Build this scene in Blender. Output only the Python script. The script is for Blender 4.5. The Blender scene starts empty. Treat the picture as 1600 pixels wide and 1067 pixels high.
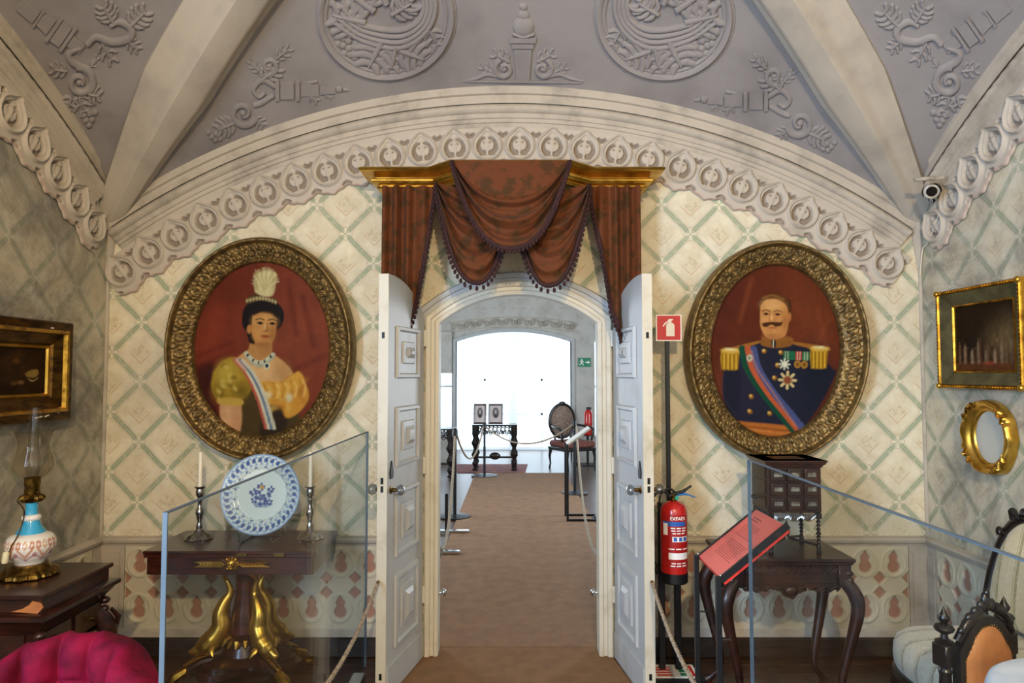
import bpy, bmesh, math, random
import numpy as np
from mathutils import Vector, Matrix, geometry
from mathutils.bvhtree import BVHTree
random.seed(7); np.random.seed(7)
S = bpy.context.scene
COL = S.collection
PI = math.pi
# ------------------------------------------------------------------ camera
F = 1600 * 24 / 36
EYE = 1.55
TH = math.atan(50 / F)
cam = bpy.data.cameras.new('camera'); cam.lens = 24; cam.sensor_width = 36; cam.clip_start = .02
camo = bpy.data.objects.new('camera', cam); COL.objects.link(camo)
camo.location = (0, 0, EYE); camo.rotation_euler = (PI / 2 + TH, 0, 0)
S.camera = camo
# ------------------------------------------------------------------ world, lights, exposure
S.view_settings.view_transform = 'Standard'; S.view_settings.look = 'None'
S.view_settings.gamma = 1; S.view_settings.use_curve_mapping = False
S.view_settings.exposure = -0.22
W = bpy.data.worlds.new('sky'); S.world = W; W.use_nodes = True
W.node_tree.nodes['Background'].inputs[0].default_value = (.72, .87, 1, 1)
W.node_tree.nodes['Background'].inputs[1].default_value = 4.0
def area(name, loc, rot, sx, sy, power, col):
    l = bpy.data.lights.new(name, 'AREA'); l.shape = 'RECTANGLE'; l.size = sx; l.size_y = sy
    l.energy = power; l.color = col
    o = bpy.data.objects.new(name, l); COL.objects.link(o); o.location = loc; o.rotation_euler = rot
    return o
def point(name, loc, r, power, col):
    l = bpy.data.lights.new(name, 'POINT'); l.shadow_soft_size = r; l.energy = power; l.color = col
    o = bpy.data.objects.new(name, l); COL.objects.link(o); o.location = loc
    return o
# ceiling lamp of the room, hanging high behind the camera
point('ceiling_lamp', (.30, -1.5, 3.25), .05, 540, (1, .74, .42))
# daylight through the windows behind the camera: two in the rear wall, one in the left wall
area('window_light_rear', (-1.35, -2.9, 1.9), (PI / 2, 0, PI), 1.1, 2.0, 60, (.56, .74, 1))
area('window_light_rear.001', (1.35, -2.9, 1.9), (PI / 2, 0, PI), 1.1, 2.0, 60, (.56, .74, 1))
area('window_light_left', (-2.24, -.9, 1.9), (PI / 2, 0, -PI / 2), 1.3, 2.0, 440, (.50, .70, 1))
# daylight through the far windows; the two hall lights are added fill
area('window_light_far', (.03, 14.3, 1.5), (PI / 2, 0, 0), 2.3, 2.3, 800, (.58, .80, 1))
area('window_light_far.001', (-1.95, 12.4, 1.5), (PI / 2, 0, 0), 1.3, 1.5, 120, (.70, .86, 1))
area('window_light_far.002', (2.15, 12.4, 1.5), (PI / 2, 0, 0), 1.2, 1.5, 120, (.70, .86, 1))
area('window_light_hall', (-3.15, 8.0, 1.7), (PI / 2, 0, -PI / 2), 1.6, 1.9, 150, (.80, .89, 1))  # added side light, out of view, brightens the far room and its end wall
area('window_light_hall.001', (3.15, 8.0, 1.7), (PI / 2, 0, PI / 2), 1.6, 1.9, 150, (.80, .89, 1))  # added counterpart on the opposite side

# ------------------------------------------------------------------ helpers
def ray(px, py):
    dx = (px - 800) / F; dz = (533.5 - py) / F
    c, s = math.cos(TH), math.sin(TH)
    return Vector((dx, c - dz * s, s + dz * c))
def P(px, py, Y):                      # the point at depth Y seen at a photograph position
    r = ray(px, py); t = Y / r.y
    return Vector((r.x * t, Y, EYE + r.z * t))
def PXW(px, py, X):                    # same, on a wall of constant X
    r = ray(px, py); t = X / r.x
    return Vector((X, r.y * t, EYE + r.z * t))
def lin(c):
    if isinstance(c, str):
        c = c.lstrip('#'); c = [int(c[i:i + 2], 16) / 255 for i in (0, 2, 4)]
        return tuple(v / 12.92 if v <= .04045 else ((v + .055) / 1.055) ** 2.4 for v in c)
    return tuple(c[:3])

class MB:
    def __init__(s): s.v = []; s.f = []; s.c = []
    def add(s, vs, fs, col=None):
        o = len(s.v)
        s.v += [tuple(q) for q in vs]; s.f += [tuple(i + o for i in q) for q in fs]
        s.c += [col or (1, 1, 1)] * len(vs)
        return s
    def box(s, c, d, rot=None, bev=0):
        bm = bmesh.new(); bmesh.ops.create_cube(bm, size=1)
        for v in bm.verts: v.co = Vector((v.co.x * d[0], v.co.y * d[1], v.co.z * d[2]))
        if bev: bmesh.ops.bevel(bm, geom=list(bm.edges), offset=bev, segments=1, affect='EDGES', profile=.5)
        bm.verts.index_update()
        M = rot.to_3x3() if rot else Matrix.Identity(3)
        s.add([M @ v.co + Vector(c) for v in bm.verts], [[v.index for v in f.verts] for f in bm.faces]); bm.free()
        return s
    def bx(s, x0, x1, y0, y1, z0, z1, bev=0):
        return s.box(((x0 + x1) / 2, (y0 + y1) / 2, (z0 + z1) / 2), (abs(x1 - x0), abs(y1 - y0), abs(z1 - z0)), None, bev)
    def lathe(s, prof, n=24, c=(0, 0, 0), M=None, a0=0, a1=2 * PI, sq=None, cap=True):
        full = abs(a1 - a0 - 2 * PI) < 1e-6; m = n if full else n + 1
        vs = []; c = Vector(c)
        for r, z in prof:
            for i in range(m):
                a = a0 + (a1 - a0) * i / n
                k = 1 if not sq else sq(a, z)
                p = Vector((r * k * math.cos(a), r * k * math.sin(a), z))
                vs.append((M @ p if M else p) + c)
        fs = []
        for j in range(len(prof) - 1):
            for i in range(n if full else n):
                i2 = (i + 1) % m if full else i + 1
                fs.append((j * m + i, j * m + i2, (j + 1) * m + i2, (j + 1) * m + i))
        if full and cap:
            if prof[0][0] > 1e-5: fs.append(tuple(range(m))[::-1])
            if prof[-1][0] > 1e-5: fs.append(tuple((len(prof) - 1) * m + i for i in range(m)))
        return s.add(vs, fs)
    def tube(s, path, rad, n=8, cap=True, closed=False, flat=None, up=None):
        path = [Vector(p) for p in path]; m = len(path)
        if not hasattr(rad, '__len__'): rad = [rad] * m
        T = []
        for i in range(m):
            a = path[(i - 1) % m if closed else max(i - 1, 0)]; b = path[(i + 1) % m if closed else min(i + 1, m - 1)]
            t = b - a; T.append(t.normalized() if t.length > 1e-9 else Vector((0, 0, 1)))
        u = Vector(up) if up else Vector((0, 0, 1))
        if abs(T[0].dot(u)) > .95: u = Vector((1, 0, 0)) if abs(T[0].x) < .9 else Vector((0, 1, 0))
        vs = []
        for i in range(m):
            if up: u = Vector(up)
            u = (u - T[i] * u.dot(T[i])); u = u.normalized() if u.length > 1e-6 else T[i].orthogonal().normalized()
            w = T[i].cross(u)
            for k in range(n):
                a = 2 * PI * k / n
                vs.append(path[i] + (w * math.cos(a) + u * math.sin(a) * (flat or 1)) * rad[i])
        fs = []
        for i in range(m if closed else m - 1):
            j = (i + 1) % m
            for k in range(n):
                k2 = (k + 1) % n; fs.append((i * n + k, i * n + k2, j * n + k2, j * n + k))
        if cap and not closed:
            fs.append(tuple(range(n))[::-1]); fs.append(tuple((m - 1) * n + k for k in range(n)))
        return s.add(vs, fs)
    def sweep(s, prof, frames, closed=False, pc=False, cap=True):
        # frames: list of (origin, axis_a, axis_b); prof: (a, b) pairs; pc: profile closed
        n = len(prof); m = len(frames); vs = []
        for o, A, B in frames:
            for a, b in prof: vs.append(Vector(o) + Vector(A) * a + Vector(B) * b)
        fs = []
        for i in range(m if closed else m - 1):
            j = (i + 1) % m
            for k in range(n if pc else n - 1):
                k2 = (k + 1) % n; fs.append((i * n + k, j * n + k, j * n + k2, i * n + k2))
        if pc and cap and not closed:
            fs.append(tuple(range(n))); fs.append(tuple((m - 1) * n + k for k in range(n))[::-1])
        return s.add(vs, fs)
    def grid(s, A, closed_u=False, cols=None):
        A = np.asarray(A, float); m, n = A.shape[:2]
        fs = []
        for i in range(m if closed_u else m - 1):
            j = (i + 1) % m
            for k in range(n - 1): fs.append((i * n + k, j * n + k, j * n + k + 1, i * n + k + 1))
        o = len(s.v); s.v += [tuple(p) for p in A.reshape(-1, 3)]
        s.f += [tuple(i + o for i in q) for q in fs]
        s.c += [tuple(c) for c in np.asarray(cols).reshape(-1, 3)] if cols is not None else [(1, 1, 1)] * (m * n)
        return s
    def prism(s, poly, fn, h0, h1):
        # poly in 2D, fn(u, v, h) -> point
        n = len(poly)
        vs = [fn(u, v, h0) for u, v in poly] + [fn(u, v, h1) for u, v in poly]
        tri = geometry.tessellate_polygon([[Vector((u, v, 0)) for u, v in poly]])
        fs = [tuple(t) for t in tri] + [tuple(i + n for i in t) for t in tri]
        fs += [(i, (i + 1) % n, n + (i + 1) % n, n + i) for i in range(n)]
        return s.add(vs, fs)
    def ell(s, c, r, nu=12, nv=8, M=None):
        prof = [(max(math.sin(PI * i / nv), 1e-6), -math.cos(PI * i / nv)) for i in range(nv + 1)]
        D = Matrix.Diagonal(Vector(r)); D = (M.to_3x3() @ D) if M else D
        return s.lathe(prof, nu, c, D)
    def mirror(s, other, xc=0):
        return s.add([(2 * xc - x, y, z) for x, y, z in other.v], [f[::-1] for f in other.f])

WL = {}
def finish_mesh(me, smooth):
    if smooth is False: return
    me.polygons.foreach_set('use_smooth', [True] * len(me.polygons))
    if smooth is not True: me.set_sharp_from_angle(angle=math.radians(smooth))
def obj(name, mb, mat, parent=None, smooth=40, local=False, label=None, recalc=True, stuff=False):
    me = bpy.data.meshes.new(name)
    off = WL.get(parent.name, Vector((0, 0, 0))) if (parent and not local) else Vector((0, 0, 0))
    V = np.array(mb.v, float).reshape(-1, 3) - np.array(off)
    me.from_pydata(V.tolist(), [], mb.f)
    if any(c != (1, 1, 1) for c in mb.c[:1] + mb.c[-1:]) or (mb.c and len(set(mb.c[:4000])) > 1):
        at = me.color_attributes.new('paint', 'FLOAT_COLOR', 'POINT')
        a = np.ones((len(V), 4), np.float32); a[:, :3] = np.array(mb.c); at.data.foreach_set('color', a.ravel())
    if recalc:
        bm = bmesh.new(); bm.from_mesh(me); bmesh.ops.recalc_face_normals(bm, faces=bm.faces); bm.to_mesh(me); bm.free()
    finish_mesh(me, smooth)
    me.materials.append(MATS[mat] if isinstance(mat, str) else mat)
    o = bpy.data.objects.new(name, me); COL.objects.link(o)
    if parent: o.parent = parent; WL[o.name] = WL.get(parent.name, Vector((0, 0, 0)))
    else: WL[o.name] = Vector((0, 0, 0))
    if label: o['label'] = label
    if stuff: o['kind'] = 'stuff'
    return o
def tag(o, label=None, cat=None, group=None, kind=None):
    for k, v in (('label', label), ('category', cat), ('group', group), ('kind', kind)):
        if v: o[k] = v
    return o
def thing(name, label, cat, loc=(0, 0, 0), rz=0, group=None):
    o = bpy.data.objects.new(name, None); COL.objects.link(o); o.location = loc; o.rotation_euler = (0, 0, rz)
    o.empty_display_size = .05
    WL[o.name] = Vector(loc); tag(o, label, cat, group); return o
def struct(name, mb=None, mat=None, smooth=40, label=None, **k):
    if mb is None:
        o = bpy.data.objects.new(name, None); COL.objects.link(o); WL[o.name] = Vector((0, 0, 0))
    else: o = obj(name, mb, mat, None, smooth, **k)
    return tag(o, label, None, None, 'structure')
def inst(name, src, parent, M):          # a copy sharing mesh data
    o = bpy.data.objects.new(name, src.data); COL.objects.link(o); o.parent = parent; o.matrix_local = M
    return o
def dup(root, loc, rz=0, label=None, group=None):
    r = root.copy(); COL.objects.link(r); r.location = loc; r.rotation_euler = (0, 0, rz)
    if label: r['label'] = label
    if group: r['group'] = group
    for ch in list(root.children):
        c = ch.copy(); COL.objects.link(c); c.parent = r
        for g in list(ch.children):
            d = g.copy(); COL.objects.link(d); d.parent = c
    return r
def arc(c, r, a0, a1, n, ax=(1, 0, 0), az=(0, 0, 1)):
    c = Vector(c); ax = Vector(ax); az = Vector(az)
    return [c + ax * r * math.cos(a0 + (a1 - a0) * i / n) + az * r * math.sin(a0 + (a1 - a0) * i / n) for i in range(n + 1)]
def spline(pts, n=8):
    pts = [Vector(p) for p in pts]; out = []
    q = [pts[0] * 2 - pts[1]] + pts + [pts[-1] * 2 - pts[-2]]
    for i in range(1, len(q) - 2):
        for k in range(n):
            t = k / n; a, b, c, d = q[i - 1:i + 3]
            out.append(.5 * ((2 * b) + (c - a) * t + (2 * a - 5 * b + 4 * c - d) * t * t + (3 * b - a - 3 * c + d) * t ** 3))
    return out + [pts[-1]]
def lerp(a, b, t): return a + (b - a) * t
def text_mesh(name, body, size, mat, parent, M, depth=.0004, align='CENTER', bold=0):
    cu = bpy.data.curves.new(name, 'FONT'); cu.body = body; cu.size = size; cu.align_x = align; cu.align_y = 'CENTER'
    cu.extrude = depth; cu.offset = bold; cu.resolution_u = 2
    t = bpy.data.objects.new(name, cu); COL.objects.link(t)
    me = bpy.data.meshes.new_from_object(t.evaluated_get(bpy.context.evaluated_depsgraph_get()))
    bpy.data.objects.remove(t); bpy.data.curves.remove(cu)
    me.materials.clear(); me.materials.append(MATS[mat])
    me.transform(M)
    o = bpy.data.objects.new(name, me); COL.objects.link(o)
    o.parent = parent; WL[o.name] = WL.get(parent.name, Vector((0, 0, 0)))
    me.transform(Matrix.Translation(-WL[o.name]))
    return o

# ------------------------------------------------------------------ materials
MATS = {}
class NT:
    """node expression helper"""
    def __init__(s, nt): s.nt = nt
    def math(s, op, *a, clamp=False):
        n = s.nt.nodes.new('ShaderNodeMath'); n.operation = op; n.use_clamp = clamp
        for i, v in enumerate(a):
            if isinstance(v, (int, float)): n.inputs[i].default_value = v
            else: s.nt.links.new(v, n.inputs[i])
        return n.outputs[0]
    def mix(s, f, a, b):
        n = s.nt.nodes.new('ShaderNodeMix'); n.data_type = 'RGBA'
        for sock, v in ((n.inputs[0], f), (n.inputs[6], a), (n.inputs[7], b)):
            if isinstance(v, (int, float)): sock.default_value = v
            elif isinstance(v, tuple): sock.default_value = (*v[:3], 1)
            else: s.nt.links.new(v, sock)
        return n.outputs[2]
    def noise(s, scale, detail=4, rough=.6, vec=None, dist=0):
        n = s.nt.nodes.new('ShaderNodeTexNoise'); n.inputs['Scale'].default_value = scale
        n.inputs['Detail'].default_value = detail; n.inputs['Roughness'].default_value = rough; n.inputs['Distortion'].default_value = dist
        s.nt.links.new(vec if vec is not None else s.obj(), n.inputs['Vector']); return n.outputs['Fac']
    def obj(s):
        n = s.nt.nodes.new('ShaderNodeTexCoord'); return n.outputs['Object']
    def pos(s):
        n = s.nt.nodes.new('ShaderNodeNewGeometry'); return n.outputs['Position']
    def xyz(s, v):
        n = s.nt.nodes.new('ShaderNodeSeparateXYZ'); s.nt.links.new(v, n.inputs[0]); return n.outputs
    def scale(s, v, k):
        n = s.nt.nodes.new('ShaderNodeMapping'); n.inputs['Scale'].default_value = k; s.nt.links.new(v, n.inputs[0]); return n.outputs[0]
    def ramp(s, f, lo, hi):
        n = s.nt.nodes.new('ShaderNodeMapRange'); n.interpolation_type = 'SMOOTHSTEP'
        n.inputs[1].default_value = lo; n.inputs[2].default_value = hi; s.nt.links.new(f, n.inputs[0]); return n.outputs[0]
    def bump(s, h, strength, dist=.01):
        n = s.nt.nodes.new('ShaderNodeBump'); n.inputs['Strength'].default_value = strength; n.inputs['Distance'].default_value = dist
        s.nt.links.new(h, n.inputs['Height']); return n.outputs[0]
    def attr(s, name='paint'):
        n = s.nt.nodes.new('ShaderNodeAttribute'); n.attribute_name = name; return n.outputs['Color']
def newmat(name):
    m = bpy.data.materials.new(name); m.use_nodes = True; nt = m.node_tree
    b = nt.nodes['Principled BSDF']; MATS[name] = m
    return m, NT(nt), b
def setin(b, nt, k, v):
    if isinstance(v, (int, float)): b.inputs[k].default_value = v
    elif isinstance(v, tuple): b.inputs[k].default_value = (*v[:3], 1)
    else: nt.links.new(v, b.inputs[k])
def mat(name, base, rough=.6, metal=0, base2=None, scale=6, lo=.35, hi=.65, bump=0, bscale=None, bdist=.004, stretch=None, attr=False, coat=0, spec=.5, sheen=0, detail=4):
    m, e, b = newmat(name); nt = m.node_tree
    col = e.attr() if attr else lin(base)
    vec = e.pos()
    if stretch: vec = e.scale(vec, stretch)
    if base2 is not None:
        col2 = lin(base2)
        f = e.ramp(e.noise(scale, detail, .62, vec), lo, hi)
        col = e.mix(f, col, col2)
    setin(b, nt, 'Base Color', col); b.inputs['Roughness'].default_value = rough; b.inputs['Metallic'].default_value = metal
    b.inputs['Coat Weight'].default_value = coat; b.inputs['Coat Roughness'].default_value = .12
    b.inputs['Specular IOR Level'].default_value = spec
    if sheen: b.inputs['Sheen Weight'].default_value = sheen; b.inputs['Sheen Roughness'].default_value = .4
    if bump: nt.links.new(e.bump(e.noise(bscale or scale * 3, 5, .6, vec), bump, bdist), b.inputs['Normal'])
    return m
def emit(name, col, strength):
    m, e, b = newmat(name); b.inputs['Base Color'].default_value = (0, 0, 0, 1)
    b.inputs['Emission Color'].default_value = (*lin(col), 1); b.inputs['Emission Strength'].default_value = strength
    return m
def glass(name, tint, rough=0, refl=1.0, ior=1.45):
    m, e, b = newmat(name); nt = m.node_tree; nt.nodes.remove(b)
    out = [n for n in nt.nodes if n.type == 'OUTPUT_MATERIAL'][0]
    t = nt.nodes.new('ShaderNodeBsdfTransparent'); t.inputs[0].default_value = (*lin(tint), 1)
    g = nt.nodes.new('ShaderNodeBsdfGlossy'); g.inputs['Roughness'].default_value = rough; g.inputs['Color'].default_value = (1, 1, 1, 1)
    fr = nt.nodes.new('ShaderNodeLayerWeight'); fr.inputs[0].default_value = .5
    f5 = e.math('ADD', e.math('MULTIPLY', e.math('POWER', fr.outputs['Facing'], 5), .9), (ior - 1) ** 2 / (ior + 1) ** 2)
    mx = nt.nodes.new('ShaderNodeMixShader')
    f = e.math('MULTIPLY', f5, refl, clamp=True)
    nt.links.new(f, mx.inputs[0]); nt.links.new(t.outputs[0], mx.inputs[1]); nt.links.new(g.outputs[0], mx.inputs[2])
    nt.links.new(mx.outputs[0], out.inputs[0]); return m

mat('plaster', '#b4aa9a', .9, base2='#938b80', scale=2.2, lo=.42, hi=.78, bump=.25, bscale=25, bdist=.006)
mat('plaster_vault', '#918b88', .9, base2='#746e6c', scale=1.6, lo=.4, hi=.8, bump=.25, bscale=18, bdist=.006)
mat('stucco', '#b6ac9c', .88, base2='#8f877a', scale=5, lo=.42, hi=.8, bump=.2, bscale=60, bdist=.003)
mat('stucco_painted', '#ffffff', .88, base2='#8f8674', scale=3.5, lo=.5, hi=.95, attr=True, bump=.2, bscale=70, bdist=.003)
mat('white_paint', '#adafae', .45, base2='#9c9a94', scale=4, lo=.5, hi=.8, bump=.06, bscale=30)
mat('cream_paint', '#cfc9b6', .45, base2='#b3a88e', scale=5, lo=.5, hi=.8, bump=.06, bscale=30)
mat('dark_wood', '#3b1a12', .32, base2='#1d0b08', scale=9, stretch=(1, 5, 5), bump=.05, coat=.35)
mat('mahogany', '#4a2013', .28, base2='#260e08', scale=7, stretch=(1, 4, 5), bump=.04, coat=.4)
mat('walnut_carved', '#3a1d13', .4, base2='#1e0d08', scale=14, bump=.1, coat=.25)
mat('ebony', '#1b1312', .35, base2='#0d0908', scale=20, bump=.08, coat=.3)
mat('floor_wood', '#52351f', .38, base2='#2c1a0e', scale=5, stretch=(1.2, 14, 10), bump=.12, coat=.15)
mat('skirting', '#33241a', .45, base2='#1d140e', scale=6, stretch=(1, 8, 8), bump=.08)
mat('gilt', '#c8983a', .34, 1, base2='#7d5a1e', scale=22, lo=.35, hi=.7, bump=.15, bscale=80)
mat('gilt_bright', '#d9ad4e', .30, .9, base2='#b58a30', scale=10, bump=.05, bscale=60)
mat('gilt_old', '#8f7544', .46, .7, base2='#57452a', scale=26, lo=.3, hi=.72, bump=.3, bscale=90, bdist=.003)
mat('gilt_dark', '#6a4c1c', .38, .8, base2='#2f1f0b', scale=10, lo=.3, hi=.7, stretch=(1, 1, 3), bump=.1)
mat('brass', '#8a6a30', .38, 1, base2='#4e3a18', scale=40, bump=.1)
mat('silver', '#c9c6c0', .2, 1, base2='#8d8880', scale=30, bump=.05)
mat('chrome', '#cfd2d6', .15, 1)
mat('black_metal', '#15181c', .4, .2)
mat('velvet', '#5f3114', .75, base2='#452a0e', scale=16, lo=.48, hi=.6, bump=.25, bscale=60, sheen=.06, spec=.25)
mat('fringe', '#3a1614', .85, base2='#24100f', scale=60)
mat('carpet', '#825f3c', .95, base2='#765534', scale=9, lo=.35, hi=.7, bump=.5, bscale=180, bdist=.004)
mat('carpet_dark', '#86664a', .95, base2='#7a5b42', scale=9, lo=.35, hi=.7, bump=.5, bscale=180, bdist=.004)
mat('painted', '#ffffff', .6, attr=True, base2='#3a2416', scale=30, lo=.62, hi=1.2, spec=.12)
mat('paper', '#e8e4da', .7)
mat('print', '#ffffff', .5, attr=True)
mat('porcelain', '#e9e6df', .12, coat=.5)
mat('porcelain_print', '#ffffff', .12, attr=True, coat=.5)
mat('blue_enamel', '#3aa6d2', .15, coat=.5)
mat('rope', '#a89a84', .9, base2='#857662', scale=60)
mat('red_paint', '#b81c18', .25, coat=.4)
mat('red_plastic', '#d23a30', .35, base2='#c2332a', scale=5)
mat('red_board', '#d8685c', .4, base2='#d06055', scale=6)
mat('text_dark', '#5b2320', .6)
mat('text_white', '#f0eeea', .5)
mat('rubber', '#0e0e10', .5)
mat('blue_plastic', '#2f78c0', .4)
mat('green_plastic', '#2f9e86', .4)
mat('sign_green', '#0a7a52', .45)
mat('sign_red', '#c41a1c', .4)
mat('magenta_velvet', '#7d0a2e', .8, base2='#560722', scale=14, lo=.35, hi=.7, bump=.25, bscale=110, bdist=.004, spec=.15)
mat('orange_leather', '#c07a42', .5, base2='#9a5c30', scale=6, bump=.15, bscale=50)
mat('white_cloth', '#dfe6ee', .9, base2='#c8d4e2', scale=6, bump=.1)
mat('cctv_grey', '#b9b2a0', .35, base2='#8f8878', scale=14)
mat('lens', '#050507', .08)
mat('beige_plastic', '#d8cfa8', .5)
mat('candle', '#e6dfc8', .5)
mat('canvas_back', '#5a4a38', .8)
glass('glass_pane', '#f1f4f5', 0, .40, 1.45)
glass('glass_lamp', '#ece9e0', .02, .9, 1.5)
glass('crystal', '#c8ccd0', .05, 2.5, 1.6)
mat('glass_edge', '#52626f', .5, base2='#465764', scale=4)
mat('window_white', '#e4e8ea', .6)
# ------------------------------------------------------------------ painted wallpaper
XL, XR, YB, YF, ZT = -2.28, 2.305, 3.83, -3.0, 4.3
XC = .0125
LU, LV = .1628, .167
def wallpaper(name, axis, u0, dirt):
    m, e, b = newmat(name); nt = m.node_tree; M = e.math
    pos = e.pos(); x, y, z = e.xyz(pos)
    U = x if axis == 0 else y
    # a little wobble of the painter's hand
    wob = e.noise(9, 2, .5, pos); wob = M('MULTIPLY', M('SUBTRACT', wob, .5), .035)
    u = M('ADD', M('DIVIDE', M('SUBTRACT', U, u0), 2 * LU), wob); v = M('ADD', M('DIVIDE', M('SUBTRACT', z, 1.17), 2 * LV), wob)
    def cell(k):
        f = M('FRACT', k); return M('SUBTRACT', f, .5)
    p = cell(M('ADD', u, v)); q = cell(M('SUBTRACT', u, v))
    ap, aq = M('ABSOLUTE', p), M('ABSOLUTE', q)
    mx, mn = M('MAXIMUM', ap, aq), M('MINIMUM', ap, aq)
    ed = M('SUBTRACT', .5, mx)
    def band(val, lo, hi, s=.006):
        a = e.ramp(val, lo - s, lo + s); c = e.ramp(val, hi - s, hi + s)
        return M('MULTIPLY', a, M('SUBTRACT', 1, c))
    vertical = M('SUBTRACT', p, q)
    n1 = e.noise(3.2, 5, .65, pos); n2 = e.noise(14, 5, .65, pos); n3 = e.noise(45, 4, .7, pos)
    cream = e.mix(e.ramp(n2, .3, .75), lin('#e2dac0'), lin('#d3c7a8'))
    # inner diamond: slightly darker field, floral blob, terracotta lower outline
    field = band(mx, -1, .235)
    cream = e.mix(M('MULTIPLY', field, .35), cream, lin('#d8cba6'))
    flower = M('MULTIPLY', band(mx, -1, .15), e.ramp(n3, .45, .62))
    cream = e.mix(M('MULTIPLY', flower, .55), cream, lin('#b9a380'))
    low = e.ramp(vertical, .02, -.1)
    ring = M('MULTIPLY', band(mx, .185, .205), low)
    cream = e.mix(M('MULTIPLY', ring, .5), cream, lin('#b9775a'))
    # lattice
    node = e.ramp(mn, .385, .40)
    notnode = M('SUBTRACT', 1, node)
    green = M('MULTIPLY', band(ed, -1, .052), notnode)
    col = e.mix(M('MULTIPLY', green, e.ramp(n3, .1, .55)), cream, lin('#9aa486'))
    l1 = M('MULTIPLY', band(ed, .060, .070, .004), e.ramp(mn, .40, .39))
    col = e.mix(M('MULTIPLY', l1, .55), col, lin('#6f7a62'))
    l2 = M('MULTIPLY', band(ed, .088, .096, .004), e.ramp(mn, .40, .39))
    col = e.mix(M('MULTIPLY', l2, .45), col, lin('#8f8a70'))
    mid = M('MULTIPLY', band(ed, -1, .010, .004), e.ramp(mn, .375, .36))
    col = e.mix(M('MULTIPLY', mid, .35), col, lin('#cfcdb4'))
    # star at the crossings: cream petals with a green gap between
    d1 = M('SUBTRACT', .5, ap); d2 = M('SUBTRACT', .5, aq)
    rad = M('SQRT', M('ADD', M('MULTIPLY', d1, d1), M('MULTIPLY', d2, d2)))
    diag = M('ABSOLUTE', M('SUBTRACT', d1, d2))
    star = M('MULTIPLY', band(rad, .03, .125), e.ramp(diag, .034, .024))
    disc = band(rad, -1, .11)
    col = e.mix(M('MULTIPLY', disc, .55), col, lin('#959e80'))
    col = e.mix(M('MULTIPLY', star, .85), col, lin('#e6dfc6'))
    dots = M('MULTIPLY', band(rad, .155, .172), e.ramp(diag, .03, .02))
    col = e.mix(M('MULTIPLY', dots, .6), col, lin('#8c5c48'))
    # wear and stains
    worn = e.ramp(n1, .45, .78)
    col = e.mix(M('MULTIPLY', worn, .4), col, lin('#c9bfa6'))
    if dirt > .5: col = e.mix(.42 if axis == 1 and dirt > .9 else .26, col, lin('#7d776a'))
    if dirt:
        n4 = e.noise(1.7, 6, .7, pos, .6); n5 = e.noise(5.5, 5, .7, pos)
        k = M('MULTIPLY', e.ramp(n4, .36, .64), dirt)
        col = e.mix(k, col, lin('#6f6a62'))
        col = e.mix(M('MULTIPLY', e.ramp(n5, .52, .72), dirt * .6), col, lin('#8d8980'))
        col = e.mix(M('MULTIPLY', e.ramp(n5, .50, .30), dirt * .3), col, lin('#d5d2c8'))
    setin(b, nt, 'Base Color', col); b.inputs['Roughness'].default_value = .85
    h = M('ADD', M('MULTIPLY', n3, .4), M('MULTIPLY', green, -.5))
    nt.links.new(e.bump(h, .25, .004), b.inputs['Normal'])
wallpaper('wallpaper_back', 0, -2.082, .16)
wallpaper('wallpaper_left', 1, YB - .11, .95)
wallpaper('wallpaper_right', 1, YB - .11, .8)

# ------------------------------------------------------------------ floor
mb = MB().bx(XL, XR, YF, YB + .09, -.12, -.02); floor = struct('floor', mb, 'floor_wood', False)
k = 0
for r in range(26):
    y0 = YB - .115 * (r + 1)
    xs = [XL] + sorted(random.sample([-1.7, -1.35, -1.1, -.6, .2, .7, 1.1, 1.5, 1.9], 3)) + [XR]
    for a, b_ in zip(xs[:-1], xs[1:]):
        obj('plank', MB().bx(a + .0015, b_ - .0015, y0 + .0015, y0 + .1135, -.02, random.uniform(-.0012, .0), .0015), 'floor_wood', floor, False)
struct('floor_far', MB().bx(-3.2, 3.2, YB + .09, 14.2, -.1, -.001), 'floor_wood', False)
# carpets
def carpet(name, pts, z0, z1, m):
    return obj(name, MB().prism(pts, lambda u, v, h: (u, v, h), z0, z1), m, None, False)
o = carpet('carpet_runner', [(-.58, 1.0), (.62, 1.0), (.60, 3.50), (-.56, 3.50)], .0, .008, 'carpet')
tag(o, 'tan carpet runner on the near side of the doorway', 'carpet')
o = carpet('carpet_runner', [(-.56, 3.504), (.60, 3.504), (.55, 3.80), (.478, 3.84), (.478, 3.93), (-.405, 3.93), (-.405, 3.84), (-.5, 3.80)], .0, .006, 'carpet')
tag(o, 'narrow carpet strip lying across the door threshold', 'carpet')
o = carpet('carpet_runner', [(-.605, 3.935), (.90, 3.935), (.82, 10.7), (-.57, 10.7)], .0, .008, 'carpet_dark')
tag(o, 'long brown carpet running through the far room', 'carpet')

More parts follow.
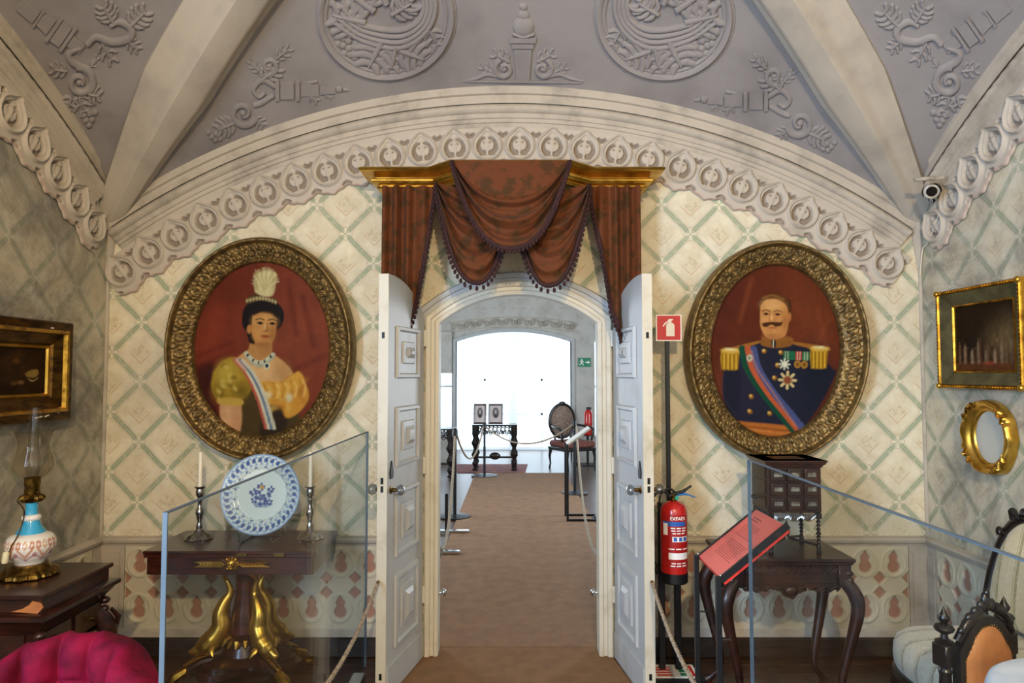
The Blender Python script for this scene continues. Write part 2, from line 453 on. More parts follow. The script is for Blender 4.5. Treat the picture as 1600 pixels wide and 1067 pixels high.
# ------------------------------------------------------------------ walls
DXL, DXR = -.413, .485                      # door opening
DXC = (DXL + DXR) / 2; DHW = (DXR - DXL) / 2
def arch_curve(hw, zs, rise, n=28, xc=DXC):  # segmental arch from right to left
    R = (hw * hw + rise * rise) / (2 * rise); zc = zs + rise - R; a = math.asin(hw / R)
    return [(xc + R * math.sin(a - 2 * a * i / n), zc + R * math.cos(a - 2 * a * i / n)) for i in range(n + 1)]
ZS, RISE = 1.835, .165
def holed_wall(outer, holes, y0, y1):
    mb = MB()
    loops = [outer] + holes
    tri = geometry.tessellate_polygon([[Vector((u, v, 0)) for u, v in l] for l in loops])
    flat = [q for l in loops for q in l]; n = len(flat)
    mb.add([(u, y0, v) for u, v in flat] + [(u, y1, v) for u, v in flat],
           [tuple(t) for t in tri] + [tuple(i + n for i in t) for t in tri])
    o = 0
    for l in loops:
        m = len(l)
        mb.f += [(o + i, o + (i + 1) % m, n + o + (i + 1) % m, n + o + i) for i in range(m)]
        o += m
    return mb
hole = [(DXL, -.02), (DXR, -.02)] + arch_curve(DHW, ZS, RISE)
wall_back = struct('wall_back', holed_wall([(XL, -.02), (XR, -.02), (XR, ZT), (XL, ZT)], [hole], YB, YB + .09), 'wallpaper_back', False)
wall_left = struct('wall_left', MB().bx(XL - .2, XL, -.25, YB + .36, -.02, ZT).bx(XL - .2, XL, YF, -1.55, -.02, ZT).bx(XL - .2, XL, -1.55, -.25, -.02, .9).bx(XL - .2, XL, -1.55, -.25, 2.9, ZT), 'wallpaper_left', False)
wall_right = struct('wall_right', MB().bx(XR, XR + .2, YF, YB + .36, -.02, ZT), 'wallpaper_right', False)
wins = [[(xc - .55, .9), (xc + .55, .9), (xc + .55, 2.9), (xc - .55, 2.9)] for xc in (-1.35, 1.35)]
wall_front = struct('wall_front', holed_wall([(XL, -.02), (XR, -.02), (XR, ZT), (XL, ZT)], wins, YF - .2, YF), 'plaster', False)
for i, xc in enumerate((-1.35, 1.35)):
    w = MB()
    for a in (-.55, 0, .51): w.bx(xc + a, xc + a + .04, YF - .14, YF - .10, .9, 2.9)
    for z in (.9, 1.55, 2.2, 2.86): w.bx(xc - .55, xc + .55, YF - .14, YF - .10, z, z + .04)
    struct('window_%d' % (i + 1), w, 'window_white', False)
w = MB()
for a in (-1.55, -.92, -.29): w.bx(XL - .14, XL - .10, a, a + .04, .9, 2.9)
for z in (.9, 1.55, 2.2, 2.86): w.bx(XL - .14, XL - .10, -1.55, -.25, z, z + .04)
struct('window_7', w, 'window_white', False)
struct('ceiling_slab', MB().bx(XL - .2, XR + .2, YF - .2, YB + .36, ZT, ZT + .1), 'plaster_vault', False)

# ------------------------------------------------------------------ vault
RA, ZCB, ZCS, YCS = 3.95, -.82, -.60, 1.48
XA = -.01
def z_arch(X): return ZCB + math.sqrt(max(RA * RA - (X - XA) ** 2, .01))
def z_side(y): return ZCS + math.sqrt(max(RA * RA - (y - YCS) ** 2, .01))
def gs(s): return .85 * s - .13 * s * s
def web_front(X, s): return Vector((X, YB - s, z_arch(X) + gs(s)))
RK = .65
def rib_pt(t):                               # left rib, t = distance in X from the corner
    return web_front(XL + t, RK * t) if t > 0 else Vector((XL, YB, z_arch(XL) + t))
NX, NS = 60, 14
A = np.zeros((NX + 1, NS + 1, 3))
for i in range(NX + 1):
    X = lerp(XL - .0, XR, i / NX); t = min(X - XL, XR - X)
    for j in range(NS + 1): A[i, j] = web_front(X, (RK * t + .02) * j / NS)
ceiling = struct('ceiling', MB().grid(A), 'plaster_vault', 60)
TM = 2.3
B = np.zeros((41, 17, 3))
for i in range(41):
    t = TM * i / 40
    y = YB - 1.32 * t; a = Vector((XL, y, z_side(y))); r = rib_pt(t)
    for j in range(17):
        f = j / 16; q = a.lerp(r, f); q.z += .10 * t * math.sin(PI * f); B[i, j] = q
webl = MB().grid(B)
web_left = struct('ceiling_left', webl, 'plaster_vault', 60)
web_right = struct('ceiling_right', MB().mirror(webl, XC), 'plaster_vault', 60)
def bvh(*objs):
    v = []; f = []
    for o in objs:
        n = len(v); v += [o.matrix_world @ w.co for w in o.data.vertices]; f += [[i + n for i in p.vertices] for p in o.data.polygons]
    return BVHTree.FromPolygons(v, f)
VT = bvh(ceiling, web_left, web_right)
def VH(px, py, h=0):                         # a point on the vault webs, raised by h towards the room
    d = ray(px, py).normalized(); loc, n, i, dist = VT.ray_cast(Vector((0, 0, EYE)), d)
    if loc is None: loc = Vector((0, 0, EYE)) + d * 3.6; n = -d
    if n.dot(d) > 0: n = -n
    return loc + n * h
# ribs
prof = [(-.175, -.02), (-.175, .012), (-.150, .022), (-.135, .040), (-.085, .055), (-.055, .080), (-.040, .112), (-.020, .128), (.085, .118), (.105, .104),
        (.118, .070), (.125, .040), (.150, .032), (.160, .012), (.160, -.02)]
ts = [-.28, -.2, -.1, 0] + [2.3 * (i / 36) ** 1.1 for i in range(1, 37)]
fr = []
pts = [rib_pt(t) for t in ts]
for i, t in enumerate(ts):
    T = (pts[min(i + 1, len(ts) - 1)] - pts[max(i - 1, 0)]).normalized()
    up = Vector((.42, -.62, -.66)); N_ = (up - T * up.dot(T)).normalized(); Bv = T.cross(N_)
    if Bv.x < 0: Bv = -Bv
    k = min(1, max(.12, .12 + (t + .28) * 1.05)); k = 1 if t > .7 else k
    fr.append((pts[i], Bv * k, N_ * k))
rl = MB().sweep(prof, fr)
struct('trim_1', rl, 'plaster', 35); struct('trim_2', MB().mirror(rl, XC), 'plaster', 35)

# ------------------------------------------------------------------ moulded arch band on the walls
def band_frames(which, R, a0, a1, n, off=0):
    out = []
    for i in range(n + 1):
        a = lerp(a0, a1, i / n); sn, cs = math.sin(a), math.cos(a)
        if which == 'b': out.append((Vector((XA + R * sn, YB - off, ZCB + R * cs)), Vector((sn, 0, cs)), Vector((0, -1, 0))))
        else:
            X, nx = (XL, 1) if which == 'l' else (XR, -1)
            out.append((Vector((X + nx * off, YCS + R * sn, ZCS + R * cs)), Vector((0, sn, cs)), Vector((nx, 0, 0))))
    return out
AB = math.asin(2.26 / 3.9)
mould = [(.09, .0), (.09, .05), (.0, .05), (-.005, .035), (-.05, .035), (-.055, .045)]
mould2 = [(-.105, .045), (-.11, .035), (-.135, .035), (-.138, .028), (-.158, .028), (-.162, .02), (-.19, .02), (-.195, .0)]
def rope_band(which, a0, a1, n, R=3.95):
    mb = MB(); fr = band_frames(which, R, a0, a1, n); A = np.zeros((n + 1, 9, 3))
    for i, (o, a, b) in enumerate(fr):
        for j in range(9):
            f = j / 8; ph = i * 2 * PI / 10 + f * 3.2
            h = .034 + .016 * math.sin(PI * f) * (.75 + .45 * (abs(math.sin(ph / 1)) ** .5))
            A[i, j] = o + a * (-.055 - .05 * f) + b * h
    return mb.grid(A)
for w, a0, a1, n, tn in (('b', -AB, AB, 420, '3'), ('l', .02, AB, 200, '4'), ('r', .02, AB, 200, '5')):
    t = struct('trim_' + tn)
    obj('moulding', MB().sweep(mould, band_frames(w, RA, a0, a1, 60)), 'stucco', t, 30)
    obj('rope_moulding', rope_band(w, a0, a1, n), 'stucco', t, 60)
    obj('moulding', MB().sweep(mould2, band_frames(w, RA, a0, a1, 60)), 'stucco', t, 30)
# trefoil frieze units, relief
def seg_dist(X, Y, pts):
    d = np.full(X.shape, 1e6)
    for (x0, y0), (x1, y1) in zip(pts[:-1], pts[1:]):
        vx, vy = x1 - x0, y1 - y0; L = vx * vx + vy * vy + 1e-12
        t = np.clip(((X - x0) * vx + (Y - y0) * vy) / L, 0, 1)
        d = np.minimum(d, np.hypot(X - x0 - t * vx, Y - y0 - t * vy))
    return d
def sm(x, a, b): t = np.clip((x - a) / (b - a), 0, 1); return t * t * (3 - 2 * t)
PITCH = .0502; RF = RA - .30                    # radians per unit, radius of the ring centres
def frieze_unit():
    n, m = 45, 62
    s = np.linspace(-.5, .5, n)[:, None] * np.ones((1, m))
    top = .62
    bot = -.60 - .075 * np.cos(2 * PI * s[:, 0]) - .02 * np.cos(6 * PI * s[:, 0])
    r = bot[:, None] + (top - bot[:, None]) * np.linspace(0, 1, m)[None, :]
    pt = .13 * np.exp(-(s / .12) ** 2) * sm(r, 0, .35)
    d = np.hypot(s, (r - .06) - pt) - .435
    h = .022 + .020 * np.exp(-(d / .045) ** 2) + .010 * np.exp(-((d + .09) / .03) ** 2)
    inside = sm(-d, .02, .08); h = h - .002 * inside
    cut = np.zeros(s.shape)
    for sx in (-1, 1):
        g = [(sx * .265 * math.cos(a), .06 + .265 * math.sin(a)) for a in np.linspace(1.25, -.85, 26)]
        ex_, ey_ = g[-1]
        g += [(ex_ - sx * .032 * (1 - math.cos(a)), ey_ - .035 * math.sin(a)) for a in np.linspace(0, 2.9, 9)][1:]
        wd_ = .032 + .040 * sm(-r, -.22, .14)
        cut = np.maximum(cut, 1 - sm(seg_dist(s, r, g) - wd_, -.012, .016))
        cut = np.maximum(cut, .45 * (1 - sm(np.hypot(s - sx * .10, r - .17), .018, .04)))
    for sx in (-.5, .5):
        cut = np.maximum(cut, 1 - sm(seg_dist(s, r, [(sx - .09, .44), (sx, .36), (sx + .09, .44)]), .03, .06))
        cut = np.maximum(cut, .8 * (1 - sm(seg_dist(s, r, [(sx - .12, -.47), (sx, -.40), (sx + .12, -.47)]), .025, .05)))
    h = np.maximum(h - .034 * cut, .0025)
    leaf = np.exp(-(np.abs(s) / .05) ** 2) * sm(r, -.2, 0) * sm(.28 - r, 0, .1); h += .006 * leaf
    eb = r - bot[:, None]
    h = np.where(eb < .03, h * sm(eb, -.02, .03), h)
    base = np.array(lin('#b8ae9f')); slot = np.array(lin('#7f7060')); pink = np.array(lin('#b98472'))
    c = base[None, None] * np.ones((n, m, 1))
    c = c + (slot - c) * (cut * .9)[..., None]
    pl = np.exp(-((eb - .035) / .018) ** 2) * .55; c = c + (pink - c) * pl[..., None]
    U = RF * PITCH
    ang = s * PITCH; rr = RF + r * U
    A = np.stack([rr * np.sin(ang), -h, rr * np.cos(ang) - RF], -1)
    return MB().grid(A, cols=c)
fu = None
def place_frieze(which, a, parent):
    global fu
    if which == 'b':
        M = Matrix.Translation((XA + RF * math.sin(a), YB, ZCB + RF * math.cos(a))) @ Matrix.Rotation(a, 4, 'Y')
    else:
        X = XL if which == 'l' else XR
        # local x -> world +y for the left wall (normal -y -> +x)
        Rz = Matrix.Rotation(PI / 2, 4, 'Z') if which == 'l' else Matrix.Rotation(-PI / 2, 4, 'Z')
        aa = a if which == 'l' else -a
        M = Matrix.Translation((X, YCS + RF * math.sin(a), ZCS + RF * math.cos(a))) @ Rz @ Matrix.Rotation(aa, 4, 'Y')
    if fu is None:
        fu = obj('trefoil_ornament', frieze_unit(), 'stucco_painted', parent, 70, local=True, recalc=False); fu.matrix_local = M
        return
    inst('trefoil_ornament', fu, parent, M)
fz = struct('trim_6')
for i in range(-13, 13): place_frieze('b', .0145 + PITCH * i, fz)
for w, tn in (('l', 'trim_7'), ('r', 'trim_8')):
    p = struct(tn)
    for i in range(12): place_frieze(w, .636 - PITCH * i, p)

# ------------------------------------------------------------------ wainscot with pierced tracery
WZ0, WZ1, WU = .11, .60, .1585
def tracery():
    n, m = 41, 111
    s = np.linspace(-.5, .5, n)[:, None] * WU * np.ones((1, m)); z = np.linspace(WZ0, WZ1, m)[None, :] * np.ones((n, 1))
    def bif(zc, flip):
        a = np.hypot(s, z - zc - .026 * flip) - .025; b = np.hypot(s, z - zc + .022 * flip) - .033
        c = (np.abs(s) * 1.3 + np.abs(z - zc - .045 * flip)) - .020
        k = .012; hm = np.clip(.5 + .5 * (b - a) / k, 0, 1); q = b + (a - b) * hm - k * hm * (1 - hm)
        return np.minimum(q, c)
    f1, f2 = bif(.508, 1), bif(.262, 1)
    f = np.minimum(f1, f2)
    def dia(cx, cz, r): return (np.abs(s - cx) + np.abs(z - cz)) - r
    for cx in (-.5 * WU, .5 * WU):
        f = np.minimum(f, dia(cx, .425, .034)); f = np.minimum(f, dia(cx, .345, .034))
    r1 = np.hypot(s, (z - .508) * .85) - .064; r2 = np.hypot(s, (z - .262) * .85) - .064
    h = .012 + .006 * np.exp(-(r1 / .006) ** 2) + .006 * np.exp(-(r2 / .006) ** 2)
    h += .003 * np.exp(-((np.abs(f - .014)) / .004) ** 2)
    cut = 1 - sm(f, -.003, .002)
    h = np.where(cut > 0, h * (1 - cut) + .0005 * cut, h)
    base = np.array(lin('#c6bea6')); pink = np.array(lin('#a57a66')); c = base * np.ones((n, m, 1))
    c = c + (pink - c) * cut[..., None]
    return MB().grid(np.stack([s, -h, z], -1), cols=c)
tu = None
def wains(parent, M):
    global tu
    if tu is None: tu = obj('tracery_panel', tracery(), 'stucco_painted', parent, 50, local=True, recalc=False); tu.matrix_local = M
    else: inst('tracery_panel', tu, parent, M)
cap_prof = [(0, .0), (0, .014), (.012, .016), (.018, .030), (.034, .036), (.045, .030), (.052, .0)]
foot_prof = [(-.002, 0), (-.002, .022), (.03, .020), (.04, .014), (.045, 0)]
def wall_trim(name, p0, p1, nrm):
    t = struct(name)
    def sw(pr, z, m='stucco'):
        return MB().sweep(pr, [(Vector((*p, z)), (0, 0, 1), nrm) for p in (p0, p1)])
    obj('dado_rail', sw(cap_prof, .60), 'stucco', t, 40); obj('plinth', sw(foot_prof, WZ0), 'stucco', t, 40)
    d = (Vector(p1) - Vector(p0)).to_3d(); L = d.length; d.normalize(); n = Vector(nrm)
    R3 = Matrix((d, -n, Vector((0, 0, 1)))).transposed().to_4x4()
    k = int((L - .16) / WU); pad = (L - k * WU) / 2
    for e0, e1 in ((0, pad), (L - pad, L)):           # plain pilaster at each end
        q0 = Vector((*p0, 0)) + d * (e0 + .004); q1 = Vector((*p0, 0)) + d * (e1 - .004)
        mb = MB()
        for a, b_, hh in ((0, 1, .012), (.18, .82, .017)):
            u0, u1 = q0.lerp(q1, a), q0.lerp(q1, b_); zz0, zz1 = (WZ0, WZ1) if a == 0 else (WZ0 + .09, WZ1 - .04)
            vs = []
            for z in (zz0, zz1):
                for u in (u0, u1):
                    for h in (0, hh): vs.append(u + n * h + Vector((0, 0, z)))
            mb.add(vs, [(0, 1, 3, 2), (4, 6, 7, 5), (0, 4, 5, 1), (2, 3, 7, 6), (1, 5, 7, 3), (0, 2, 6, 4)])
        obj('pilaster', mb, 'stucco', t, False)
    for i in range(k):
        wains(t, Matrix.Translation(Vector((*p0, 0)) + d * (pad + WU * (i + .5))) @ R3)
wall_trim('trim_9', (XL, YB), (-.56, YB), (0, -1, 0)); wall_trim('trim_10', (.64, YB), (XR, YB), (0, -1, 0))
wall_trim('trim_11', (XL, 1.9), (XL, YB), (1, 0, 0)); wall_trim('trim_12', (XR, YB), (XR, 1.9), (-1, 0, 0))
def skirting(name, mb): struct(name, mb, 'skirting', False)
b1 = MB().bx(XL, -.56, YB - .03, YB, 0, .105, .006); b1.bx(.64, XR, YB - .03, YB, 0, .105, .006); skirting('baseboard_back', b1)
skirting('baseboard_left', MB().bx(XL, XL + .03, 0, YB, 0, .105, .006)); skirting('baseboard_right', MB().bx(XR - .03, XR, 0, YB, 0, .105, .006))
# corner beads
struct('trim_13', MB().tube([(XL + .005, YB - .005, .1), (XL + .005, YB - .005, 2.25)], .011, 8), 'stucco', 60)
struct('trim_14', MB().tube([(XR - .005, YB - .005, .1), (XR - .005, YB - .005, 2.25)], .011, 8), 'stucco', 60)
# ------------------------------------------------------------------ door surround
def portal_frames(xl, xr, zs, rise, y, n=28, z0=0):
    hw = (xr - xl) / 2; xc = (xl + xr) / 2
    ac = arch_curve(hw, zs, rise, n, xc)
    fr = [(Vector((xr, y, z0)), Vector((1, 0, 0)), Vector((0, -1, 0)))]
    R = (hw * hw + rise * rise) / (2 * rise); zc = zs + rise - R
    a = math.asin(hw / R); mt = Vector((1 + math.sin(a), 0, math.cos(a))); mt /= (1 + mt.normalized().dot(Vector((1, 0, 0)))) / 1.6
    for i, (x, z) in enumerate(ac):
        nrm = Vector((x - xc, 0, z - zc)).normalized()
        if i in (0, n):
            sx = 1 if i == 0 else -1; b = (nrm + Vector((sx, 0, 0))).normalized(); nrm = b / max(b.dot(Vector((sx, 0, 0))), .3)
        fr.append((Vector((x, y, z)), nrm, Vector((0, -1, 0))))
    fr.append((Vector((xl, y, z0)), Vector((-1, 0, 0)), Vector((0, -1, 0))))
    return fr
dp = [(-.006, -.093), (-.006, .022), (.014, .026), (.02, .018), (.036, .018), (.042, .03), (.062, .034), (.070, .028), (.072, .0)]
df = struct('trim_15')
obj('door_frame', MB().sweep(dp, portal_frames(DXL, DXR, ZS, RISE, YB)), 'cream_paint', df, 30)
# pale stone label arch above the frame
ap = [(0, 0), (0, .016), (.05, .02), (.056, .03), (.078, .034), (.086, .02), (.09, 0)]
fr = portal_frames(DXL - .074, DXR + .074, ZS - .01, RISE + .045, YB)[1:-1]
obj('arch_moulding', MB().sweep(ap, fr), 'white_paint', df, 30)
for xx in (DXL, DXR):
    s_ = 1 if xx == DXL else -1
    h = MB().tube([(xx + s_ * .0, 3.885, .325), (xx + s_ * .02, 3.885, .325)], .012, 10); h.ell((xx + s_ * .03, 3.885, .325), (.017, .017, .022))
    obj('rope_hook', h, 'chrome', df)

def door_leaf(idx, hinge, free, side, panel_mat):
    """a leaf standing open towards the room; side = +1 when the seen face looks to +x"""
    H = Vector((*hinge, 0)); L = (Vector((*free, 0)) - H); w = L.length; L.normalize()
    n = Vector((L.y, -L.x, 0)); n = n if n.x * side > 0 else -n
    D = struct('door_%d' % idx)
    T = .046
    R = (DHW ** 2 + RISE ** 2) / (2 * RISE); zc = ZS + RISE - R
    def ztop(u): x = max(DHW - u, 0) if u < DHW else 0; return zc + math.sqrt(R * R - x * x) + .035
    fn = lambda u, z, h: H + L * u + n * h + Vector((0, 0, z))
    top = [(w * i / 16, ztop(w * i / 16)) for i in range(16, -1, -1)]
    obj('door_leaf', MB().prism([(0, .012), (w, .012)] + top, fn, -T, 0), 'white_paint', D, 25)
    # cream edge lipping
    obj('lipping', MB().prism([(w - .004, .012), (w + .004, .012), (w + .004, ztop(w)), (w - .004, ztop(w))], fn, -T - .002, .002), 'cream_paint', D, 25)
    obj('kick_board', MB().prism([(.01, .015), (w - .01, .015), (w - .01, .15), (.01, .15)], fn, -.001, .008), 'white_paint', D, 25)
    for z0, z1 in ((.21, .56), (.645, .975), (1.085, 1.385), (1.525, 1.79)):
        u0, u1 = w * .17, w * .80
        for face in (0, 1):
            mb = MB(); sg = 1 if face == 0 else -1; off = 0 if face == 0 else -T
            def ring(k): return [(u0 + k, z0 + k), (u1 - k, z0 + k), (u1 - k, z1 - k), (u0 + k, z1 - k)]
            lv = [(0, 0), (.006, .012), (.02, .014), (.028, .002), (.075, .003), (.08, .012), (.105, .016), (.125, .030), (.14, .032)]
            vs = []; fs = []
            for k, h in lv: vs += [fn(u, z, off + sg * h) for u, z in ring(k)]
            for i in range(len(lv) - 1):
                for c in range(4): fs.append((i * 4 + c, i * 4 + (c + 1) % 4, i * 4 + 4 + (c + 1) % 4, i * 4 + 4 + c))
            e = (len(lv) - 1) * 4; fs.append((e, e + 1, e + 2, e + 3))
            mb.add(vs, fs); obj('panel', mb, 'white_paint', D, 25)
    # lock side furniture
    def spin(u, z, prof, m, name, sg=1, off=0, n_=14):
        M = Matrix((L, Vector((0, 0, 1)), n * sg)).transposed()
        obj(name, MB().lathe(prof, n_, fn(u, z, off), M), m, D, 50)
    for sg, off in ((1, 0), (-1, -T)):
        spin(w - .05, .985, [(.02, 0), (.02, .004), (.009, .006), (.009, .03)], 'brass', 'knob_rose', sg, off)
        spin(w - .05, .985, [(.006, .028), (.024, .036), (.030, .05), (.026, .062), (.012, .07), (.0001, .071)], 'crystal', 'glass_knob', sg, off, 8)
        mb = MB().prism([(w - .065, 1.04), (w - .035, 1.04), (w - .030, 1.07), (w - .04, 1.10), (w - .05, 1.125), (w - .06, 1.10), (w - .07, 1.07)], lambda u, z, h: fn(u, z, off + sg * h), 0, .006)
        obj('keyhole_plate', mb, 'black_metal', D, 25)
    for z in (1.02, .98, 1.72, .1):
        obj('bolt_plate', MB().prism([(w + .004, z), (w + .0055, z), (w + .0055, z + .03), (w + .004, z + .03)], fn, -T * .65, -T * .35), 'black_metal', D, 25)
    for z in (.3, 1.0, 1.7):
        p = fn(0, z, .006); obj('hinge', MB().tube([p, p + Vector((0, 0, .09))], .009, 8), 'cream_paint', D)
    return D
door_leaf(1, (DXL - .076, YB - .04), (-.600, 3.30), 1, None)
door_leaf(2, (DXR + .076, YB - .04), (.632, 3.30), -1, None)

# ------------------------------------------------------------------ painter on vertex colours
class Paint:
    def __init__(s, x, y, bg): s.x, s.y = x, y; s.c = np.ones(x.shape + (3,)) * np.array(lin(bg))
    def blend(s, m, col, k=1.):
        col = np.array(lin(col)) if not isinstance(col, np.ndarray) else col
        s.c += (col - s.c) * (np.clip(m, 0, 1) * k)[..., None]
    def ell(s, cx, cy, rx, ry, col, soft=.1, k=1., rot=0):
        dx, dy = s.x - cx, s.y - cy; c_, s_ = math.cos(rot), math.sin(rot)
        d = np.hypot((dx * c_ + dy * s_) / rx, (-dx * s_ + dy * c_) / ry); s.blend(1 - sm(d, 1 - soft, 1 + soft), col, k)
    def poly(s, pts, col, soft=3, k=1., curve=True):
        if curve: pts = [(p.x, p.y) for p in spline([(a, b, 0) for a, b in pts + pts[:1]], 6)][:-1]
        x, y = s.x, s.y; ins = np.zeros(x.shape, bool); q = pts + pts[:1]
        for (x0, y0), (x1, y1) in zip(q[:-1], q[1:]):
            cond = ((y0 > y) != (y1 > y)); xi = x0 + (y - y0) * (x1 - x0) / ((y1 - y0) if abs(y1 - y0) > 1e-9 else 1e-9)
            ins ^= cond & (x < xi)
        d = seg_dist(x, y, q); sd = np.where(ins, d, -d); s.blend(sm(sd, -soft, soft), col, k)
    def stroke(s, pts, w, col, soft=2, k=1., curve=True):
        if curve and len(pts) > 2: pts = [(p.x, p.y) for p in spline([(a, b, 0) for a, b in pts], 5)]
        d = seg_dist(s.x, s.y, pts); s.blend(1 - sm(d, w / 2 - soft, w / 2 + soft), col, k)
    def noise(s, amp, f, seed=0):
        r = np.random.RandomState(seed); z = np.zeros(s.x.shape)
        for i in range(14):
            a = r.uniform(0, 6.28); ff = f * r.uniform(.5, 2.2); z += np.sin(s.x * ff * math.cos(a) + s.y * ff * math.sin(a) + r.uniform(0, 6))
        s.c *= (1 + amp * z / 4)[..., None]; s.c = np.clip(s.c, 0, 1)
def paint_lady(x, y):
    p = Paint(x, y, '#78301c')
    p.ell(640, 420, 260, 300, '#86402a', .9, .8); p.ell(300, 260, 220, 190, '#6c2614', .8, .7); p.ell(200, 480, 120, 120, '#8c3a24', .8, .6)
    p.poly([(160, 640), (250, 620), (240, 760), (300, 880), (220, 860)], '#3d120d', 20, .9)
    for a in ((170, 590, 330, 520), (180, 640, 330, 560), (600, 640, 760, 560), (640, 300, 700, 520), (570, 230, 620, 470)):
        p.stroke([a[:2], a[2:]], 26, '#5d1a10', 14, .5)
    p.noise(.10, .03, 3)
    # dark gown
    p.poly([(390, 720), (480, 760), (640, 820), (640, 880), (560, 940), (380, 930), (370, 800)], '#4b3a18', 10)
    p.poly([(500, 800), (600, 850), (560, 940), (470, 930)], '#241509', 14, .8)
    # arm
    p.poly([(282, 790), (376, 790), (380, 930), (330, 905), (288, 860)], '#cf9a78', 5); p.ell(318, 850, 22, 60, '#e6b898', .8, .6)
    # shoulders and chest
    p.poly([(340, 600), (410, 550), (500, 560), (580, 610), (610, 660), (560, 720), (480, 740), (420, 680)], '#d9a678', 6)
    p.ell(470, 650, 70, 50, '#e6bd92', .8, .7); p.ell(560, 640, 40, 40, '#a07a48', .8, .5)
    # neck
    p.poly([(412, 500), (500, 500), (505, 580), (460, 600), (405, 570)], '#c08c5a', 5); p.ell(480, 540, 24, 40, '#a8743f', .8, .6)
    # sleeve
    p.poly([(245, 660), (290, 605), (350, 590), (400, 640), (425, 720), (380, 780), (280, 790), (240, 730)], '#a98a2c', 6)
    p.ell(310, 660, 45, 50, '#cbb150', .8, .7); p.ell(380, 740, 40, 40, '#6b5516', .8, .6); p.ell(270, 750, 30, 40, '#7c6420', .8, .5)
    p.poly([(272, 770), (380, 775), (378, 806), (276, 800)], '#c9a550', 4)
    for i in range(14):
        r = random.Random(i); p.ell(255 + r.random() * 150, 610 + r.random() * 160, 9, 14, '#d6c06a' if i % 2 else '#7a6218', .6, .7, r.random() * 3)
    # yellow ruffle
    p.poly([(455, 740), (490, 690), (560, 690), (620, 650), (680, 710), (685, 770), (640, 830), (590, 850), (560, 800), (490, 790)], '#d3963a', 7)
    for i in range(22):
        r = random.Random(40 + i); p.ell(480 + r.random() * 190, 680 + r.random() * 140, 26, 12, '#e8bd66' if i % 2 else '#b0712a', .8, .55, r.random() * 3)
    p.poly([(430, 715), (470, 690), (540, 705), (600, 665), (640, 640), (665, 690), (600, 740), (540, 770), (480, 775), (445, 760)], '#dba548', 6)
    for i in range(12):
        xx = 440 + i * 20; p.stroke([(xx, 712 - 4 * i + 12 * (i % 2)), (xx + 12, 740 - 3 * i), (xx + 6, 772 - 2 * i)], 8, '#f0cf86' if i % 2 else '#b57a2c', 4, .6)
    p.ell(495, 752, 22, 14, '#e9e2c8', .7, .8); p.ell(600, 760, 14, 18, '#d9e0d0', .7, .7)
    # sash
    for off, col in ((0, '#c25a52'), (13, '#dcd6cc'), (26, '#5f7fb4'), (38, '#d5d2cf')):
        p.stroke([(340 + off, 600), (395 + off, 660), (450 + off, 760), (500 + off, 900)], 15, col, 3, .92)
    p.stroke([(348, 598), (390, 640)], 22, '#cf8f8a', 5, .5)
    # necklace
    for i in range(15):
        t = i / 14; cx = 392 + 124 * t; cy = 568 + 40 * math.sin(PI * t)
        p.ell(cx, cy, 10, 9, '#cfd4cc', .4, .9); p.ell(cx, cy + 14, 7, 8, '#a9b4b4', .5, .7)
        if i % 3 == 1: p.ell(cx, cy, 7, 8, '#12253f', .4)
    p.ell(490, 620, 14, 16, '#d4d8d0', .3); p.ell(490, 620, 8, 9, '#152a48', .3)
    # hair, face
    p.ell(462, 392, 96, 76, '#140c0a', .07); p.ell(400, 420, 34, 50, '#140c0a', .1); p.ell(530, 400, 26, 50, '#140c0a', .1)
    p.poly([(405, 520), (390, 470), (410, 440), (430, 520)], '#1a0f0b', 4)
    p.poly([(414, 392), (470, 372), (520, 392), (524, 440), (520, 490), (498, 530), (462, 532), (428, 508), (412, 460)], '#c98f58', 4)
    p.ell(470, 420, 46, 30, '#dca870', .8, .7); p.ell(440, 480, 22, 26, '#d59a62', .8, .7); p.ell(512, 470, 16, 40, '#8f5a30', .8, .6); p.ell(470, 524, 34, 14, '#8e5c34', .8, .6)
    p.ell(402, 458, 12, 20, '#c0824e', .3); p.stroke([(420, 385), (450, 372), (500, 376), (522, 392)], 20, '#1a100c', 6, .9)
    for cx in (450, 506):
        p.ell(cx, 428, 17, 7, '#6e4426', .5, .8); p.ell(cx, 428, 9, 6, '#1c0f0a', .4); p.stroke([(cx - 20, 414), (cx, 408), (cx + 18, 414)], 6, '#3a2214', 2.5, .85)
    p.stroke([(480, 425), (486, 455), (478, 462)], 6, '#92592e', 3, .7); p.ell(478, 463, 12, 5, '#8a5028', .6, .7); p.ell(472, 445, 5, 16, '#e6b884', .7, .6)
    p.ell(476, 487, 21, 6, '#8e3a2a', .5, .9); p.ell(476, 497, 15, 4, '#b06a4c', .6, .7)
    # tiara and feather
    p.poly([(378, 330), (410, 300), (470, 310), (515, 315), (520, 332), (450, 325), (390, 345)], '#4d3a22', 4)
    for i in range(10): p.ell(385 + i * 14.5, 330 - 14 * math.sin(i / 9 * PI), 6, 9, '#c7b892', .5, .8)
    p.poly([(420, 290), (412, 240), (425, 205), (470, 190), (512, 200), (512, 245), (500, 300), (455, 305)], '#d6cba8', 5)
    p.ell(470, 240, 22, 45, '#ece4c8', .8, .8); p.ell(500, 240, 12, 40, '#a8986c', .8, .6)
    for i in range(9): p.stroke([(430, 280), (400 - i * 2 + i * 4, 250 - i * 8)], 3, '#b8a888', 1.5, .55)
    for i in range(16):
        r = random.Random(90 + i); a = -2.6 + i * .16; p.stroke([(462, 285), (462 + 40 * math.cos(a), 255 + 40 * math.sin(a)), (465 + 62 * math.cos(a), 255 + 74 * math.sin(a) - 4)], 7, ['#e6dcbc', '#a89870', '#d0c298'][i % 3], 3, .6)
